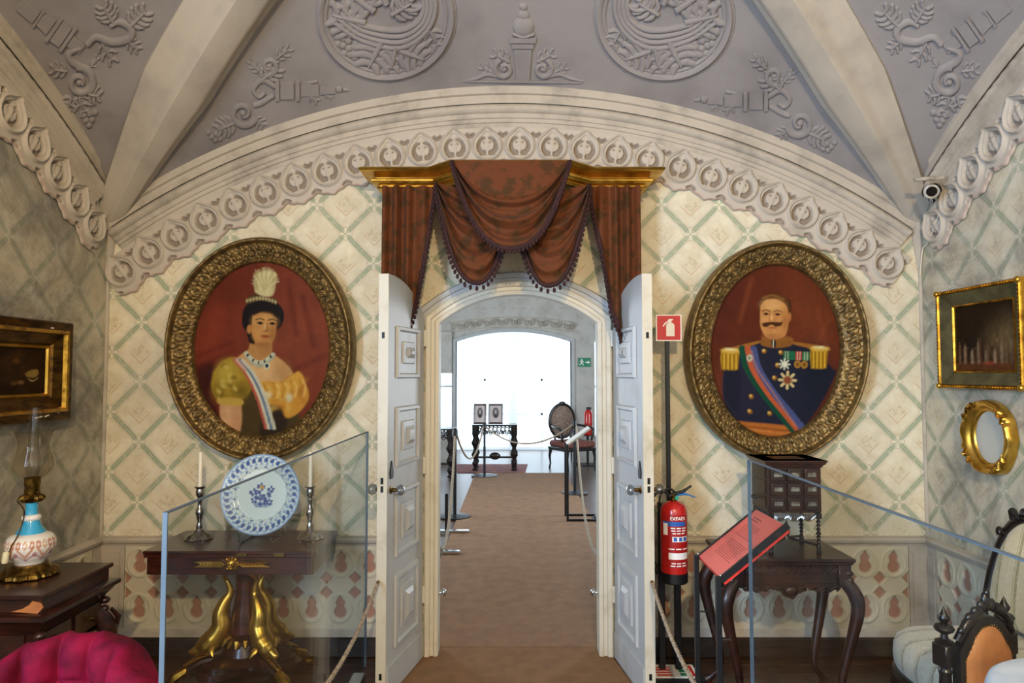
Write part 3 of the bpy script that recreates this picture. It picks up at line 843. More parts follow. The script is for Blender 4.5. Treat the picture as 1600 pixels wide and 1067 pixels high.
    p.noise(.05, .12, 5); return p.c * np.array([.66, .66, .50])
def paint_officer(x, y):
    p = Paint(x, y, '#642a16')
    p.ell(640, 330, 170, 240, '#763820', .9, .7); p.ell(250, 330, 160, 220, '#562012', .9, .7); p.ell(250, 690, 60, 120, '#7d3a1c', .8, .5)
    for a in ((640, 330, 690, 500), (700, 370, 650, 480), (330, 200, 280, 400)): p.stroke([a[:2], a[2:]], 20, '#8a4526', 12, .4)
    p.noise(.10, .03, 8)
    # coat
    p.poly([(210, 700), (225, 600), (300, 525), (390, 495), (520, 490), (620, 520), (720, 600), (735, 640), (640, 830), (550, 905), (300, 880), (225, 790)], '#1d2138', 6)
    p.ell(320, 700, 90, 130, '#2a2440', .9, .7); p.ell(640, 640, 70, 140, '#141a2e', .9, .6); p.ell(480, 760, 90, 110, '#20243c', .9, .6)
    p.poly([(290, 870), (550, 885), (540, 930), (400, 935), (310, 905)], '#b86a30', 6); p.stroke([(300, 890), (540, 905)], 6, '#7c3d1a', 3, .7); p.stroke([(320, 905), (530, 920)], 5, '#d89050', 3, .6)
    p.poly([(215, 640), (290, 620), (290, 820), (230, 760)], '#171a30', 8, .8)
    # shoulder boards and epaulettes
    p.poly([(200, 540), (370, 490), (375, 500), (290, 535), (280, 560), (205, 560)], '#a3692c', 4); p.poly([(525, 485), (690, 505), (700, 520), (620, 515), (530, 497)], '#a3692c', 4)
    for x0, x1, y0, y1 in ((200, 285, 540, 632), (618, 698, 512, 608)):
        p.poly([(x0, y0), (x1, y0 - 6), (x1 - 4, y1 - 8), (x1 - 22, y1), (x0 + 4, y1), (x0 - 4, y0 + 40)], '#b98a20', 4, 1, False)
        for i in range(9):
            xx = lerp(x0 + 4, x1 - 6, i / 8); p.stroke([(xx, y0 + 20), (xx + 2, y1 - 4)], 4, '#e8bf4a' if i % 2 else '#7a5410', 1.5, .8)
        p.ell((x0 + x1) / 2, y0 + 2, 44, 12, '#dcb254', .3); p.ell((x0 + x1) / 2, y0 - 4, 28, 6, '#f0e2b4', .6, .8)
    # sash
    for off, col in ((-22, '#0f4a38'), (6, '#c05a3a'), (32, '#4a5490')):
        p.stroke([(318 + off, 530), (345 + off, 620), (420 + off, 730), (500 + off, 820), (570 + off, 900)], 31, col, 3)
    p.stroke([(340, 540), (370, 620), (450, 730), (560, 880)], 9, '#e39a6a', 5, .35)
    p.ell(333, 572, 14, 16, '#cfcabc', .3); p.ell(333, 572, 8, 9, '#8f8a80', .4)
    # collar, neck, buttons, medals
    p.poly([(388, 470), (520, 465), (525, 505), (450, 520), (385, 508)], '#8f5a28', 5); p.poly([(430, 480), (450, 478), (452, 515), (436, 515)], '#1d1c26', 3); p.stroke([(441, 484), (441, 515)], 5, '#d8d0c0', 2)
    for cx, cy in ((400, 537), (478, 540), (465, 600), (453, 660), (348, 752), (344, 822), (437, 827)):
        p.ell(cx, cy, 12, 12, '#8a5a22', .2); p.ell(cx - 3, cy - 3, 6, 6, '#e6c070', .5)
    for x0, x1, col in ((490, 545, '#1f6a4c'), (547, 577, '#b8463c'), (579, 612, '#3c7a5a')):
        p.poly([(x0, 532), (x1, 532), (x1, 572), (x0, 572)], col, 2, 1, False)
    for xx in (500, 512, 556, 568, 590, 602): p.stroke([(xx, 534), (xx, 570)], 4, '#d8d4c4', 1.5, .7)
    for cx in (558, 590): p.ell(cx, 592, 16, 18, '#b08038', .2); p.ell(cx, 592, 9, 10, '#7d5420', .4)
    for cx, cy, r0, col in ((497, 594, 24, '#d9dcd4'), (514, 668, 38, '#e0c898')):
        for i in range(8):
            a = i * PI / 4; p.stroke([(cx, cy), (cx + r0 * math.cos(a), cy + r0 * math.sin(a))], r0 * .34, col, 2.5, .9)
        p.ell(cx, cy, r0 * .5, r0 * .5, '#8a4a32' if r0 > 30 else '#e8e6da', .3)
    # head
    p.ell(505, 335, 14, 44, '#3a2210', .3); p.ell(378, 320, 12, 34, '#4a2c14', .4)
    p.poly([(374, 360), (376, 310), (400, 288), (450, 280), (495, 300), (508, 350), (506, 420), (490, 465), (440, 480), (400, 465), (378, 420)], '#cf8f58', 4)
    p.poly([(372, 330), (374, 295), (400, 272), (450, 268), (495, 285), (512, 330), (508, 365), (494, 318), (450, 292), (400, 296), (380, 318)], '#5f3a18', 4); p.stroke([(385, 288), (430, 274), (480, 290)], 9, '#9a6a34', 4, .6)
    p.ell(430, 320, 44, 24, '#e8b47c', .8, .7); p.ell(400, 395, 18, 26, '#dfa26c', .8, .6); p.ell(494, 400, 14, 44, '#9a5c30', .8, .6); p.ell(440, 468, 44, 14, '#a5683c', .8, .6)
    p.ell(512, 372, 8, 20, '#b87444', .4)
    for cx in (402, 456):
        p.ell(cx, 362, 16, 6, '#7c4a28', .5, .8); p.ell(cx, 362, 8, 5, '#22160f', .4); p.stroke([(cx - 19, 350), (cx, 344), (cx + 20, 350)], 6, '#5f3a1a', 2.5, .8)
    p.stroke([(424, 360), (418, 388), (428, 394)], 6, '#a8683a', 3, .7); p.ell(428, 378, 6, 16, '#f0c08c', .7, .6)
    p.poly([(384, 408), (400, 402), (432, 398), (470, 398), (480, 392), (476, 412), (450, 420), (430, 412), (405, 424), (388, 420)], '#4a280f', 4)
    p.ell(433, 426, 20, 5, '#a85a3c', .5, .8)
    p.noise(.05, .12, 6); return p.c * np.array([.68, .68, .54])
def oval_portrait(name, label, cx, cy, rx, ry, irx, iry, roll, paint, zc, zr, seed):
    c = P(cx, cy, YB - .05); k = (YB - .05) / F * 1.0
    A_, B_, a_, b_ = rx * k, ry * k, irx * k, iry * k
    t = thing(name, label, 'painting', (c.x, YB - .03, c.z - B_))
    M = Matrix.Translation((c.x, YB - .035, c.z)) @ Matrix.Rotation(math.radians(2.0), 4, 'X') @ Matrix.Rotation(-roll, 4, 'Y')
    def fn(u, v, w): return M @ Vector((u, -w, v))
    # profile from the inner lip to the back edge
    rho = list(np.linspace(0, 1, 38)) + [1.0, .96]
    n = 1140; G = np.zeros((n, len(rho), 3)); rs = np.random.RandomState(seed)
    def base(r):
        return np.interp(r, [0, .03, .06, .10, .13, .18, .5, .74, .77, .80, .84, .9, .95, 1], [.022, .040, .046, .034, .030, .036, .056, .068, .058, .080, .092, .094, .084, .066])
    for i in range(n):
        th = 2 * PI * i / n
        for j, r in enumerate(rho):
            h = base(min(r, 1))
            if .15 < r < .76:
                q = (r - .15) / .61; env = math.sin(PI * q) ** .5; u = th * 19 / PI * 1.0
                ph = u * PI
                w1 = abs(math.sin(ph + 2.6 * math.sin(PI * q) + .9 * math.sin(2 * ph)))
                w2 = abs(math.sin(ph * 1.0 - 3.1 * q + 1.2)); ros = math.exp(-(((u % 1) - .5) ** 2 / .02 + (q - .5) ** 2 / .03))
                eye = math.exp(-(((u % 1) - .5) ** 2 / .003 + (q - .5) ** 2 / .004))
                f1 = abs(math.sin(3 * ph + 5 * q + 1.4 * math.sin(2 * ph))); f2 = abs(math.sin(4 * ph - 8 * q + 2 * math.sin(ph)))
                ring = math.exp(-((math.hypot((u % 1) - .5, (q - .5) * .9) - .24) / .05) ** 2); ring2 = math.exp(-((math.hypot((u + .5) % 1 - .5, (q - .82) * .9) - .15) / .05) ** 2); ring3 = math.exp(-((math.hypot((u + .5) % 1 - .5, (q - .18) * .9) - .15) / .05) ** 2)
                h += env * (.006 * max(w1, w2) ** 2 + .004 * max(f1, f2) ** 3 - .006 + .009 * max(ring, ring2, ring3)) + .006 * ros - .012 * eye
            if .03 < r < .12: h += .003 * math.sin(th * 90)
            if r > .80 and r < .95: h += .0012 * math.sin(th * 60)
            if j == len(rho) - 2: h = .0
            if j == len(rho) - 1: h = .0
            ra, rb = lerp(a_ - .004, A_, r), lerp(b_ - .004, B_, r)
            G[i, j] = fn(ra * math.cos(th), rb * math.sin(th), h)
    obj('oval_frame', MB().grid(G, closed_u=True), 'gilt_old', t, 60)
    nr, na = 130, 260
    rr = (np.arange(nr) / (nr - 1))[:, None] ** .8; aa = np.linspace(0, 2 * PI, na + 1)[:-1][None, :]
    uu, vv = rr * np.cos(aa), rr * np.sin(aa)
    zx, zy = zc[0] + uu * zr[0], zc[1] - vv * zr[1]
    cols = paint(zx, zy)
    pts = np.array([[fn(uu[i, j] * a_, vv[i, j] * b_, .018) for j in range(na)] for i in range(nr)])
    mb = MB(); mb.v = [tuple(p) for p in pts.reshape(-1, 3)]; mb.c = [tuple(c_) for c_ in cols.reshape(-1, 3)]
    mb.f = [(i * na + j, i * na + (j + 1) % na, (i + 1) * na + (j + 1) % na, (i + 1) * na + j) for i in range(nr - 1) for j in range(na)]
    obj('canvas', mb, 'painted', t, True, label='oil portrait on a red ground')
    bk = MB().prism([(a_ * 1.15 * math.cos(q), b_ * 1.12 * math.sin(q)) for q in np.linspace(0, 2 * PI, 41)[:-1]], fn, .0, .006)
    obj('backing_board', bk, 'canvas_back', t, False)
    return t
oval_portrait('oval_portrait', 'oval gilt-framed portrait of a lady in yellow dress with white feather', 410, 545, 146, 173, 106, 136, math.radians(-2.5), paint_lady, (465, 545), (312, 394), 1)
oval_portrait('oval_portrait', 'oval gilt-framed portrait of a moustached officer in dark blue uniform', 1210.5, 547.5, 141.5, 170.5, 101.5, 134, math.radians(-2.5), paint_officer, (450, 532), (304, 402), 2)

# ------------------------------------------------------------------ pelmet and swagged valance
c0 = thing('gilt_pelmet', 'shiny gilt pelmet cornice above the doorway with angled middle', 'cornice', (.0, YB, 2.5))
zp = P(600, 292, 3.60).z; hp = P(600, 263, 3.60).z - zp
cp = [(0, 0), (.0, .012), (.03, .020), (.08, .024), (.13, .020), (.16, .010), (.20, .010), (.23, .024), (.28, .040), (.36, .050), (.45, .050), (.52, .042), (.555, .028), (.60, .030), (.66, .044), (.72, .066), (.75, .078), (.755, .090), (.80, .102), (.87, .108), (.94, .104), (1, .09), (1, -.05)]
cp = [(a * hp, b) for a, b in cp]
xl0, xl1, xm = P(594, 280, 3.6).x, P(682, 280, 3.6).x, P(716, 270, 3.48).x
xr0, xr1, xn = P(1006, 280, 3.6).x, P(918, 280, 3.6).x, P(880, 270, 3.48).x
Up = Vector((0, 0, 1))
def nrm2(a, b): d = Vector((b[0] - a[0], b[1] - a[1], 0)).normalized(); return Vector((d.y, -d.x, 0))
path = [(xl0, YB), (xl0, 3.66), (xl1, 3.66), (xm, 3.54), (xn, 3.54), (xr1, 3.66), (xr0, 3.66), (xr0, YB)]
fr = []
for i, q in enumerate(path):
    ns = []
    if i > 0: ns.append(nrm2(path[i - 1], q))
    if i < len(path) - 1: ns.append(nrm2(q, path[i + 1]))
    m = sum(ns, Vector()); m.normalize(); m = m / m.dot(ns[0]); fr.append((Vector((*q, zp)), Up, m))
obj('cornice', MB().sweep(cp, fr), 'gilt_bright', c0, 42)
tp = [(q[0], q[1]) for q in path]
obj('cornice_board', MB().prism(tp, lambda u, v, h: (u, v, h), zp - .004, zp + hp * .96), 'gilt_dark', c0, False)

vz = thing('swagged_valance', 'rust brown velvet valance with three swags and two tails over doorway', 'curtain', (.0, YB - .2, 2.0))
def fringe(path3, tas=True, r=.012, step=.027, every=None, parent=vz, drop=.02):
    pts = path3; obj('fringe_braid', MB().tube(pts, r, 7), 'fringe', parent, 60)
    # netted band and bobbles
    L = [0]
    for a, b in zip(pts[:-1], pts[1:]): L.append(L[-1] + (b - a).length)
    n = int(L[-1] / step); mb = MB()
    for i in range(n + 1):
        s_ = L[-1] * i / n; k = max(j for j in range(len(L)) if L[j] <= s_ + 1e-9); k = min(k, len(pts) - 2)
        f = (s_ - L[k]) / max(L[k + 1] - L[k], 1e-9); q = pts[k].lerp(pts[k + 1], f)
        T = (pts[k + 1] - pts[k]).normalized(); out = Vector((0, -.25, -1)); out = (out - T * out.dot(T) * .6).normalized()
        mb.tube([q, q + out * drop], .0022, 4); e = q + out * (drop + .006)
        mb.lathe([(.0001, .010), (.006, .008), (.0085, .0), (.0075, -.010), (.004, -.014), (.0001, -.015)], 6, e)
        q2 = q + T * step * .5; mb.ell(q2 + out * .008, (.006, .006, .006), 5, 4)
    obj('tassel', mb, 'fringe', parent, 60, stuff=True)
def swag(pa, pb, sag, bulge, nf, skew=0., n=48, m=44, flat=0.):
    """cloth hanging from pa to pb, folds running as catenaries"""
    pa, pb = Vector(pa), Vector(pb); G = np.zeros((n + 1, m + 1, 3))
    for i in range(n + 1):
        u = i / n; uu = u + skew * math.sin(PI * u) * .5
        for j in range(m + 1):
            v = j / m; s_ = sag * v
            prof = 1 - abs(2 * uu - 1) ** 2.35
            q = pa.lerp(pb, u); q.z -= s_ * max(prof, 0)
            q.x += (pb.x - pa.x) * 0
            side = abs(2 * u - 1); gath = .35 + .65 * math.sin(PI * min(max(v * 1.05 - flat, 0), 1))
            w_ = max(0, (v - flat) / (1 - flat)); ph = nf * 2 * PI * w_ ** .85 + .5 * math.sin(3 * u + nf); sh = math.sin(ph)
            fold = (math.copysign(abs(sh) ** .7, sh) * .024 + math.sin(ph * 2.3 + 1 + 4 * u) * .007) * min(1, w_ * 4) * (1 if w_ < .86 else (1 - w_) / .14 * .8 + .2)
            fold += .010 * math.sin(9 * u + 5 * v) * (1 - w_) * .4
            q.y -= bulge * math.sin(PI * u) ** .8 * (.35 + .65 * v) + fold * (1 + .3 * side) - .012 * (1 - v) * 0
            G[i, j] = q
    return G
CY = 3.42
ca, cb = P(706, 252, CY), P(890, 252, CY)
Gc = swag(ca, cb, ca.z - P(800, 388, CY - .05).z, .05, 2.3, n=64, m=90, flat=.40)
# the middle swag starts above the pelmet
zs0 = zp + hp + .012
# side swags
SY = 3.50
for nm, a, b, bot in (('l', (681, 286), (800, 318), (741, 433)), ('r', (921, 288), (802, 318), (848, 437))):
    A1, B1 = P(*a, SY), P(*b, SY + .03); bt = P(*bot, SY - .04)
    mid = A1.lerp(B1, .5).z - bt.z
    G = swag(A1, B1, mid * 1.06, .06, 2.9, skew=.0, n=56, m=80, flat=.02)
    o = obj('swag', MB().grid(G), 'velvet', vz, 70)
    fringe([Vector(q) for q in G[::2, -1]], drop=.022)
obj('swag', MB().grid(Gc), 'velvet', vz, 70, label='wide middle swag')
fringe([Vector(q) for q in Gc[::2, -1]], step=.02, drop=.008)
# tails
for sx, xo, xi, hem in ((-1, 597, 684, [(684, 296), (672, 345), (662, 420), (652, 470), (640, 505), (615, 560), (589, 606)]), (1, 1001, 918, [(918, 298), (930, 345), (944, 420), (955, 480), (966, 515), (985, 565), (1003, 606)])):
    TY = 3.62; X0, X1 = P(xo, 400, TY).x, P(xi, 400, TY).x
    hx = [(P(*q, TY).x, P(*q, TY).z) for q in hem]
    n, m = 60, 30; G = np.zeros((n + 1, m + 1, 3)); ztop = zp + .01
    xs_ = [q[0] for q in hx]; zs_ = [q[1] for q in hx]
    o_ = np.argsort(xs_); xs_ = np.array(xs_)[o_]; zs_ = np.array(zs_)[o_]
    for i in range(n + 1):
        u = i / n; X = lerp(X1, X0, u); zb = float(np.interp(X, xs_, zs_))
        for j in range(m + 1):
            v = j / m
            G[i, j] = (X, TY - .018 * math.sin(u * 4.2 * 2 * PI + .5) - .008 * math.sin(u * 11 * PI + 1) - .015 * v, lerp(ztop, zb, v))
    obj('tail', MB().grid(G), 'velvet', vz, 70)
    fringe([Vector(q) for q in G[:, -1]], drop=.022)
# ------------------------------------------------------------------ helper shapes
def Rm(a, b, c): return Matrix((Vector(a), Vector(b), Vector(c))).transposed()
def canvas_grid(M, w, h, paint, nx=110, ny=90):
    """flat painted canvas centred on M, painter gets coordinates 0..1000 right / down"""
    u = np.linspace(-.5, .5, nx)[:, None] * np.ones((1, ny)); v = np.linspace(-.5, .5, ny)[None, :] * np.ones((nx, 1))
    cols = paint((u + .5) * 1000, (.5 - v) * 1000)
    A = np.array([[M @ Vector((u[i, j] * w, 0, v[i, j] * h)) for j in range(ny)] for i in range(nx)])
    return MB().grid(A, cols=cols)
def rect_frame(M, w, h, prof):
    """moulded rectangular frame; prof (a outward from the sight edge, b towards the viewer, local -y)"""
    mb = MB(); fr = []
    for sx, sz in ((-1, -1), (1, -1), (1, 1), (-1, 1)):
        o = M @ Vector((sx * w / 2, 0, sz * h / 2)); A = M.to_3x3() @ Vector((sx, 0, sz)); B = M.to_3x3() @ Vector((0, -1, 0))
        fr.append((o, A, B))
    return mb.sweep(prof, fr, closed=True)

# ------------------------------------------------------------------ console card table on dolphins
tx, ty = -1.355, 3.53
T = thing('console_table', 'mahogany card table on gilded dolphin pedestal under the lady portrait', 'table', (tx, ty, 0))
m = MB().bx(tx - .415, tx + .415, 3.31, 3.75, .685, .700, .004); m.bx(tx - .412, tx + .412, 3.314, 3.75, .668, .683, .004)
obj('table_top', m, 'mahogany', T, False)
obj('apron', MB().bx(tx - .40, tx + .40, 3.325, 3.74, .585, .668, .003), 'mahogany', T, False)
for dx in (.13, .30):
    pass
for px in (378, 436): 
    q = P(px, 866, 3.31); obj('brass_hinge', MB().bx(q.x - .024, q.x + .024, 3.304, 3.312, .676, .690), 'brass', T, False)
obj('column', MB().lathe([(.11, .585), (.10, .57), (.06, .55), (.05, .53), (.048, .44), (.062, .36), (.072, .30), (.075, .25), (.06, .235), (.085, .22), (.085, .20)], 24, (tx, ty, 0)), 'mahogany', T)
# collar of gilt leaves
m = MB()
for i in range(16):
    a = 2 * PI * i / 16; d = Vector((math.cos(a), math.sin(a), 0)); c = Vector((tx, ty, 0))
    m.tube([c + d * .07 + Vector((0, 0, .232)), c + d * .10 + Vector((0, 0, .222)), c + d * .115 + Vector((0, 0, .198))], [.012, .017, .006], 6)
obj('leaf_collar', m, 'gilt', T)
# three-lobed plinth
pl = []
for i in range(48):
    a = 2 * PI * i / 48 + math.radians(-25); r = .19 + .10 * math.cos(3 * a - math.radians(0))
    pl.append((tx + r * math.cos(a), ty + r * .72 * math.sin(a)))
m = MB().prism(pl, lambda u, v, h: (u, v, h), .07, .10); m.prism([(tx + (u - tx) * .9, ty + (v - ty) * .9) for u, v in pl], lambda u, v, h: (u, v, h), .10, .125)
m.lathe([(.17, .125), (.11, .15), (.09, .20)], 24, (tx, ty, 0))
obj('plinth', m, 'dark_wood', T, 30)
AZ = [math.radians(a) for a in (205, 322, 40)]
for k, az in enumerate(AZ):
    d = Vector((math.cos(az), math.sin(az) * .8, 0)); c = Vector((tx, ty, 0)); t_ = Vector((-d.y, d.x, 0)).normalized()
    def Q(r, z, s_=0): return c + d * r + Vector((0, 0, z)) + t_ * s_
    path = spline([Q(.225, .185), Q(.19, .20), Q(.145, .23), Q(.115, .285), Q(.12, .345), Q(.10, .40), Q(.075, .445), Q(.085, .49), Q(.10, .515)], 5)
    n = len(path); rr = [float(np.interp(i / (n - 1), [0, .1, .22, .38, .55, .72, .88, 1], [.026, .046, .056, .050, .036, .022, .013, .009])) for i in range(n)]
    b = obj('dolphin', MB().tube(path, rr, 10), 'gilt_bright', T, 60)
    m = MB()                                   # tail flukes
    for sg in (-1, 1):
        m.tube([Q(.095, .505), Q(.105, .53, sg * .02), Q(.10, .55, sg * .045), Q(.115, .56, sg * .06)], [.008, .014, .012, .003], 6, flat=.5)
    m.tube([Q(.095, .505), Q(.11, .54), Q(.125, .555)], [.008, .011, .003], 6)
    obj('tail_fin', m, 'gilt_bright', b, 60)
    m = MB()                                   # snout, brow and side fins
    m.tube([Q(.22, .185), Q(.255, .17), Q(.27, .175)], [.024, .017, .006], 8); m.tube([Q(.22, .175), Q(.245, .155)], [.016, .006], 8)
    for sg in (-1, 1):
        m.ell(Q(.20, .215, sg * .026), (.012, .012, .012), 8, 6)
        m.tube([Q(.15, .21, sg * .035), Q(.16, .19, sg * .06), Q(.15, .165, sg * .075)], [.014, .016, .003], 6, flat=.5)
        for q in range(4): m.tube([Q(.175, .24 - q * .012, sg * (.03 + .004 * q)), Q(.15, .255 - q * .014, sg * (.04 + .004 * q))], [.008, .003], 5)
    obj('head', m, 'gilt_bright', b, 60)
    m = MB().tube([Q(.10, .13), Q(.20, .125), Q(.30, .075)], [.028, .03, .022], 8, flat=.6)
    obj('leg', m, 'dark_wood', T); g = T.children[-1]
    m = MB().tube([Q(.27, .09), Q(.32, .062), Q(.35, .03), Q(.36, .012)], [.022, .030, .026, .012], 8)
    for q in (-1, 0, 1): m.tube([Q(.335, .035, q * .018), Q(.365, .026, q * .024), Q(.385, .006, q * .026)], [.012, .014, .005], 6)
    obj('paw_foot', m, 'gilt', T)
    obj('acanthus', MB().tube([Q(.16, .155), Q(.22, .145), Q(.29, .11)], [.012, .022, .012], 8, flat=.5), 'gilt', T)
# lion mask with laurel branches on the apron
lc = P(363, 880, 3.325); yf = 3.322
m = MB()
m.ell((lc.x, yf - .008, lc.z), (.024, .02, .026)); m.ell((lc.x, yf - .026, lc.z - .008), (.013, .012, .012)); m.ell((lc.x, yf - .034, lc.z - .004), (.006, .005, .004))
for sg in (-1, 1):
    m.ell((lc.x + sg * .021, yf - .010, lc.z + .022), (.008, .008, .009)); m.ell((lc.x + sg * .010, yf - .024, lc.z + .006), (.006, .006, .004))
    m.ell((lc.x + sg * .008, yf - .032, lc.z - .016), (.008, .008, .007))
for i in range(14):
    a = 2 * PI * i / 14; m.tube([(lc.x + .022 * math.cos(a), yf - .008, lc.z + .024 * math.sin(a)), (lc.x + .034 * math.cos(a + .2), yf - .004, lc.z + .035 * math.sin(a + .2))], [.008, .003], 5)
lm = obj('lion_mask', m, 'gilt_bright', T, 60)
for sg in (-1, 1):
    m = MB().tube([(lc.x + sg * .03, yf - .004, lc.z - .004), (lc.x + sg * .15, yf - .004, lc.z - .002)], .0025, 5)
    for i in range(7):
        x0 = lc.x + sg * (.035 + i * .018)
        for up in (-1, 1):
            m.tube([(x0, yf - .004, lc.z - .003), (x0 + sg * .018, yf - .006, lc.z - .003 + up * .010), (x0 + sg * .038, yf - .004, lc.z - .003 + up * .013)], [.003, .0062, .002], 5, flat=.8)
    obj('laurel_branch', m, 'gilt_bright', T, 60)

# ------------------------------------------------------------------ candlesticks
def candlestick(px, label):
    q = P(px, 838, 3.555)
    t = thing('candlestick', label, 'candlestick', (q.x, 3.555, .7005), 0, 'silver candlesticks on the card table')
    sq = lambda a, z: 1 + (.10 * math.cos(8 * a) if z < .03 else .04 * math.cos(8 * a))
    obj('base', MB().lathe([(.066, 0), (.068, .006), (.058, .012), (.052, .022), (.034, .030), (.022, .042), (.015, .055), (.0001, .056)], 48, (0, 0, 0), sq=sq), 'silver', t, 50, local=True)
    obj('stem', MB().lathe([(.012, .05), (.018, .065), (.012, .078), (.010, .09), (.016, .115), (.021, .135), (.018, .15), (.010, .162), (.009, .19), (.016, .2), (.011, .21)], 20, sq=lambda a, z: 1 + .06 * math.cos(6 * a)), 'silver', t, 50, local=True)
    obj('nozzle', MB().lathe([(.009, .208), (.019, .22), (.021, .24), (.018, .255), (.027, .264), (.028, .268), (.012, .268), (.012, .255)], 20), 'silver', t, 50, local=True)
    obj('candle', MB().lathe([(.0105, .262), (.0100, .44), (.006, .445), (.0001, .446)], 14), 'candle', t, 50, local=True)
    obj('wick', MB().tube([(0, 0, .444), (.001, 0, .456)], .001, 5), 'black_metal', t, local=True)
candlestick(311, 'silver candlestick to the left of the blue plate')
candlestick(484, 'silver candlestick to the right of the blue plate')

# ------------------------------------------------------------------ blue and white plate
def paint_plate(x, y):
    p = Paint(x, y, '#cddcd8'); r = np.hypot(x, y); a = np.arctan2(y, x)
    blue, mid = '#2a4f8e', '#5f8abf'
    p.blend(sm(r, .955, .965), '#7f9ec2'); 
    for i in range(34):
        t = 2 * PI * i / 34; rr = .86
        p.ell(rr * math.cos(t), rr * math.sin(t), .075, .046, blue, .3, .95, t + .6); p.ell((rr - .10) * math.cos(t + .06), (rr - .10) * math.sin(t + .06), .05, .02, mid, .3, .9, t - .5)
        p.ell(.925 * math.cos(t + .09), .925 * math.sin(t + .09), .03, .025, mid, .3, .9)
        if i % 2 == 0: p.ell(.68 * math.cos(t), .68 * math.sin(t), .045, .020, blue, .3, .85, t + 1.1); p.ell(.63 * math.cos(t + .07), .63 * math.sin(t + .07), .018, .018, mid, .3, .9)
        p.stroke([(.72 * math.cos(t), .72 * math.sin(t)), (.93 * math.cos(t + .06), .93 * math.sin(t + .06))], .014, blue, .006, .8)
    rs = random.Random(3)
    for cx, cy, s_ in ((-.10, .02, .11), (.12, .05, .11), (.22, -.12, .09), (-.22, -.05, .10), (-.04, -.18, .10), (.02, .18, .12), (-.18, .14, .09), (.20, .20, .09)):
        for k in range(6):
            t = k * PI / 3 + rs.random(); p.ell(cx + s_ * .62 * math.cos(t), cy + s_ * .62 * math.sin(t), s_ * .5, s_ * .32, '#33487e' if k % 2 else '#4a5f96', .25, .95, t)
        p.ell(cx, cy, s_ * .3, s_ * .3, '#c8d2dc', .4, .8)
    p.ell(-.02, -.17, .06, .05, '#c89a3a', .4, .9)
    for k in range(9):
        t = k / 8; p.stroke([(-.2 + .4 * t, .22), (-.12 + .26 * t, .32)], .022, blue, .008, .9)
    return p.c
pc = P(407, 772, 3.50)
pt = thing('plate', 'large blue and white painted plate propped up on the card table', 'plate', (pc.x, 3.50, .7005))
n_, m_ = 170, 72
rr = np.linspace(0, 1, m_)[None, :] * np.ones((n_, 1)); aa = np.linspace(0, 2 * PI, n_ + 1)[:-1][:, None] * np.ones((1, m_))
PM = Matrix.Translation((pc.x, 3.50, pc.z)) @ Matrix.Rotation(math.radians(-10), 4, 'X')
PR = .201
hgt = np.interp(rr, [0, .62, .70, 1], [-.022, -.020, -.008, .008])
A = np.array([[PM @ Vector((PR * rr[i, j] * math.cos(aa[i, j]), -hgt[i, j], PR * rr[i, j] * math.sin(aa[i, j]))) for j in range(m_)] for i in range(n_)])
cols = paint_plate(rr * np.cos(aa), -rr * np.sin(aa))
obj('plate_face', MB().grid(A, closed_u=True, cols=cols), 'porcelain_print', pt, 60)
bk = MB().lathe([(.201, -.008), (.19, .002), (.13, .026), (.12, .034), (.11, .026), (.0001, .024)], 48, (0, 0, 0), Rm((1, 0, 0), (0, 0, 1), (0, 1, 0)), cap=False)
bk.v = [tuple(PM @ Vector(v)) for v in bk.v]; obj('plate_back', bk, 'porcelain', pt, 60)
st = thing('plate_stand', 'clear acrylic stand holding the blue plate', 'stand', (pc.x, 3.50, .7005))
for dx in (-.08, .08):
    x = pc.x + dx; zb = .712
    m = MB().tube([(x, 3.435, .76), (x, 3.44, .712), (x, 3.47, .7045), (x, 3.60, .7045), (x, 3.615, .71), (x, 3.585, .86)], .004, 6)
    obj('prong', m, 'crystal', st)
obj('cross_bar', MB().tube([(pc.x - .08, 3.60, .7045), (pc.x + .08, 3.60, .7045)], .004, 6), 'crystal', st)

# ------------------------------------------------------------------ small dark cabinet by the left wall
cx0, cx1, cy0, cy1 = -2.24, -1.69, 2.50, 2.94
C = thing('side_cabinet', 'dark carved cabinet with chipped veneer carrying the oil lamp', 'cabinet', ((cx0 + cx1) / 2, (cy0 + cy1) / 2, 0))
obj('cabinet_top', MB().bx(cx0, cx1, cy0, cy1, .732, .75, .004), 'dark_wood', C, False)
m = MB().bx(cx0, cx1 - .012, cy0 + .012, cy1 - .012, .682, .732, .003); obj('frieze', m, 'dark_wood', C, False)
m = MB()
e = .05
prf = [(0, .50), (.0, .60), (.012, .625), (.03, .645), (e - .012, .655), (e, .662), (e, .676), (e - .01, .682), (0, .684)]
fr = [(Vector((cx1 - .03 + 0, cy0 + .03, 0)), Vector((1, -1, 0)), Vector((0, 0, 1))), (Vector((cx1 - .03, cy1 - .03, 0)), Vector((1, 1, 0)), Vector((0, 0, 1))),
      (Vector((cx0 + .0, cy1 - .03, 0)), Vector((0, 1, 0)), Vector((0, 0, 1)))]
fr = [(Vector((cx0, cy0 + .03, 0)), Vector((0, -1, 0)), Vector((0, 0, 1)))] + fr
obj('body', m.sweep(prf, fr), 'dark_wood', C, 30)
C.children[-1]
obj('bottom_board', MB().bx(cx0, cx1 - .03, cy0 + .03, cy1 - .03, .49, .51), 'dark_wood', C, False)
obj('chipped_veneer', MB().prism([(-2.06, .69), (-2.0, .685), (-1.965, .683), (-1.945, .705), (-1.955, .722), (-1.985, .728), (-1.995, .715), (-2.02, .70)][::1], lambda u, v, h: (u + .25, h, v), cy0 + .0105, cy0 + .014), 'orange_leather', C, False, label='patch of bare pale wood where veneer is lost')
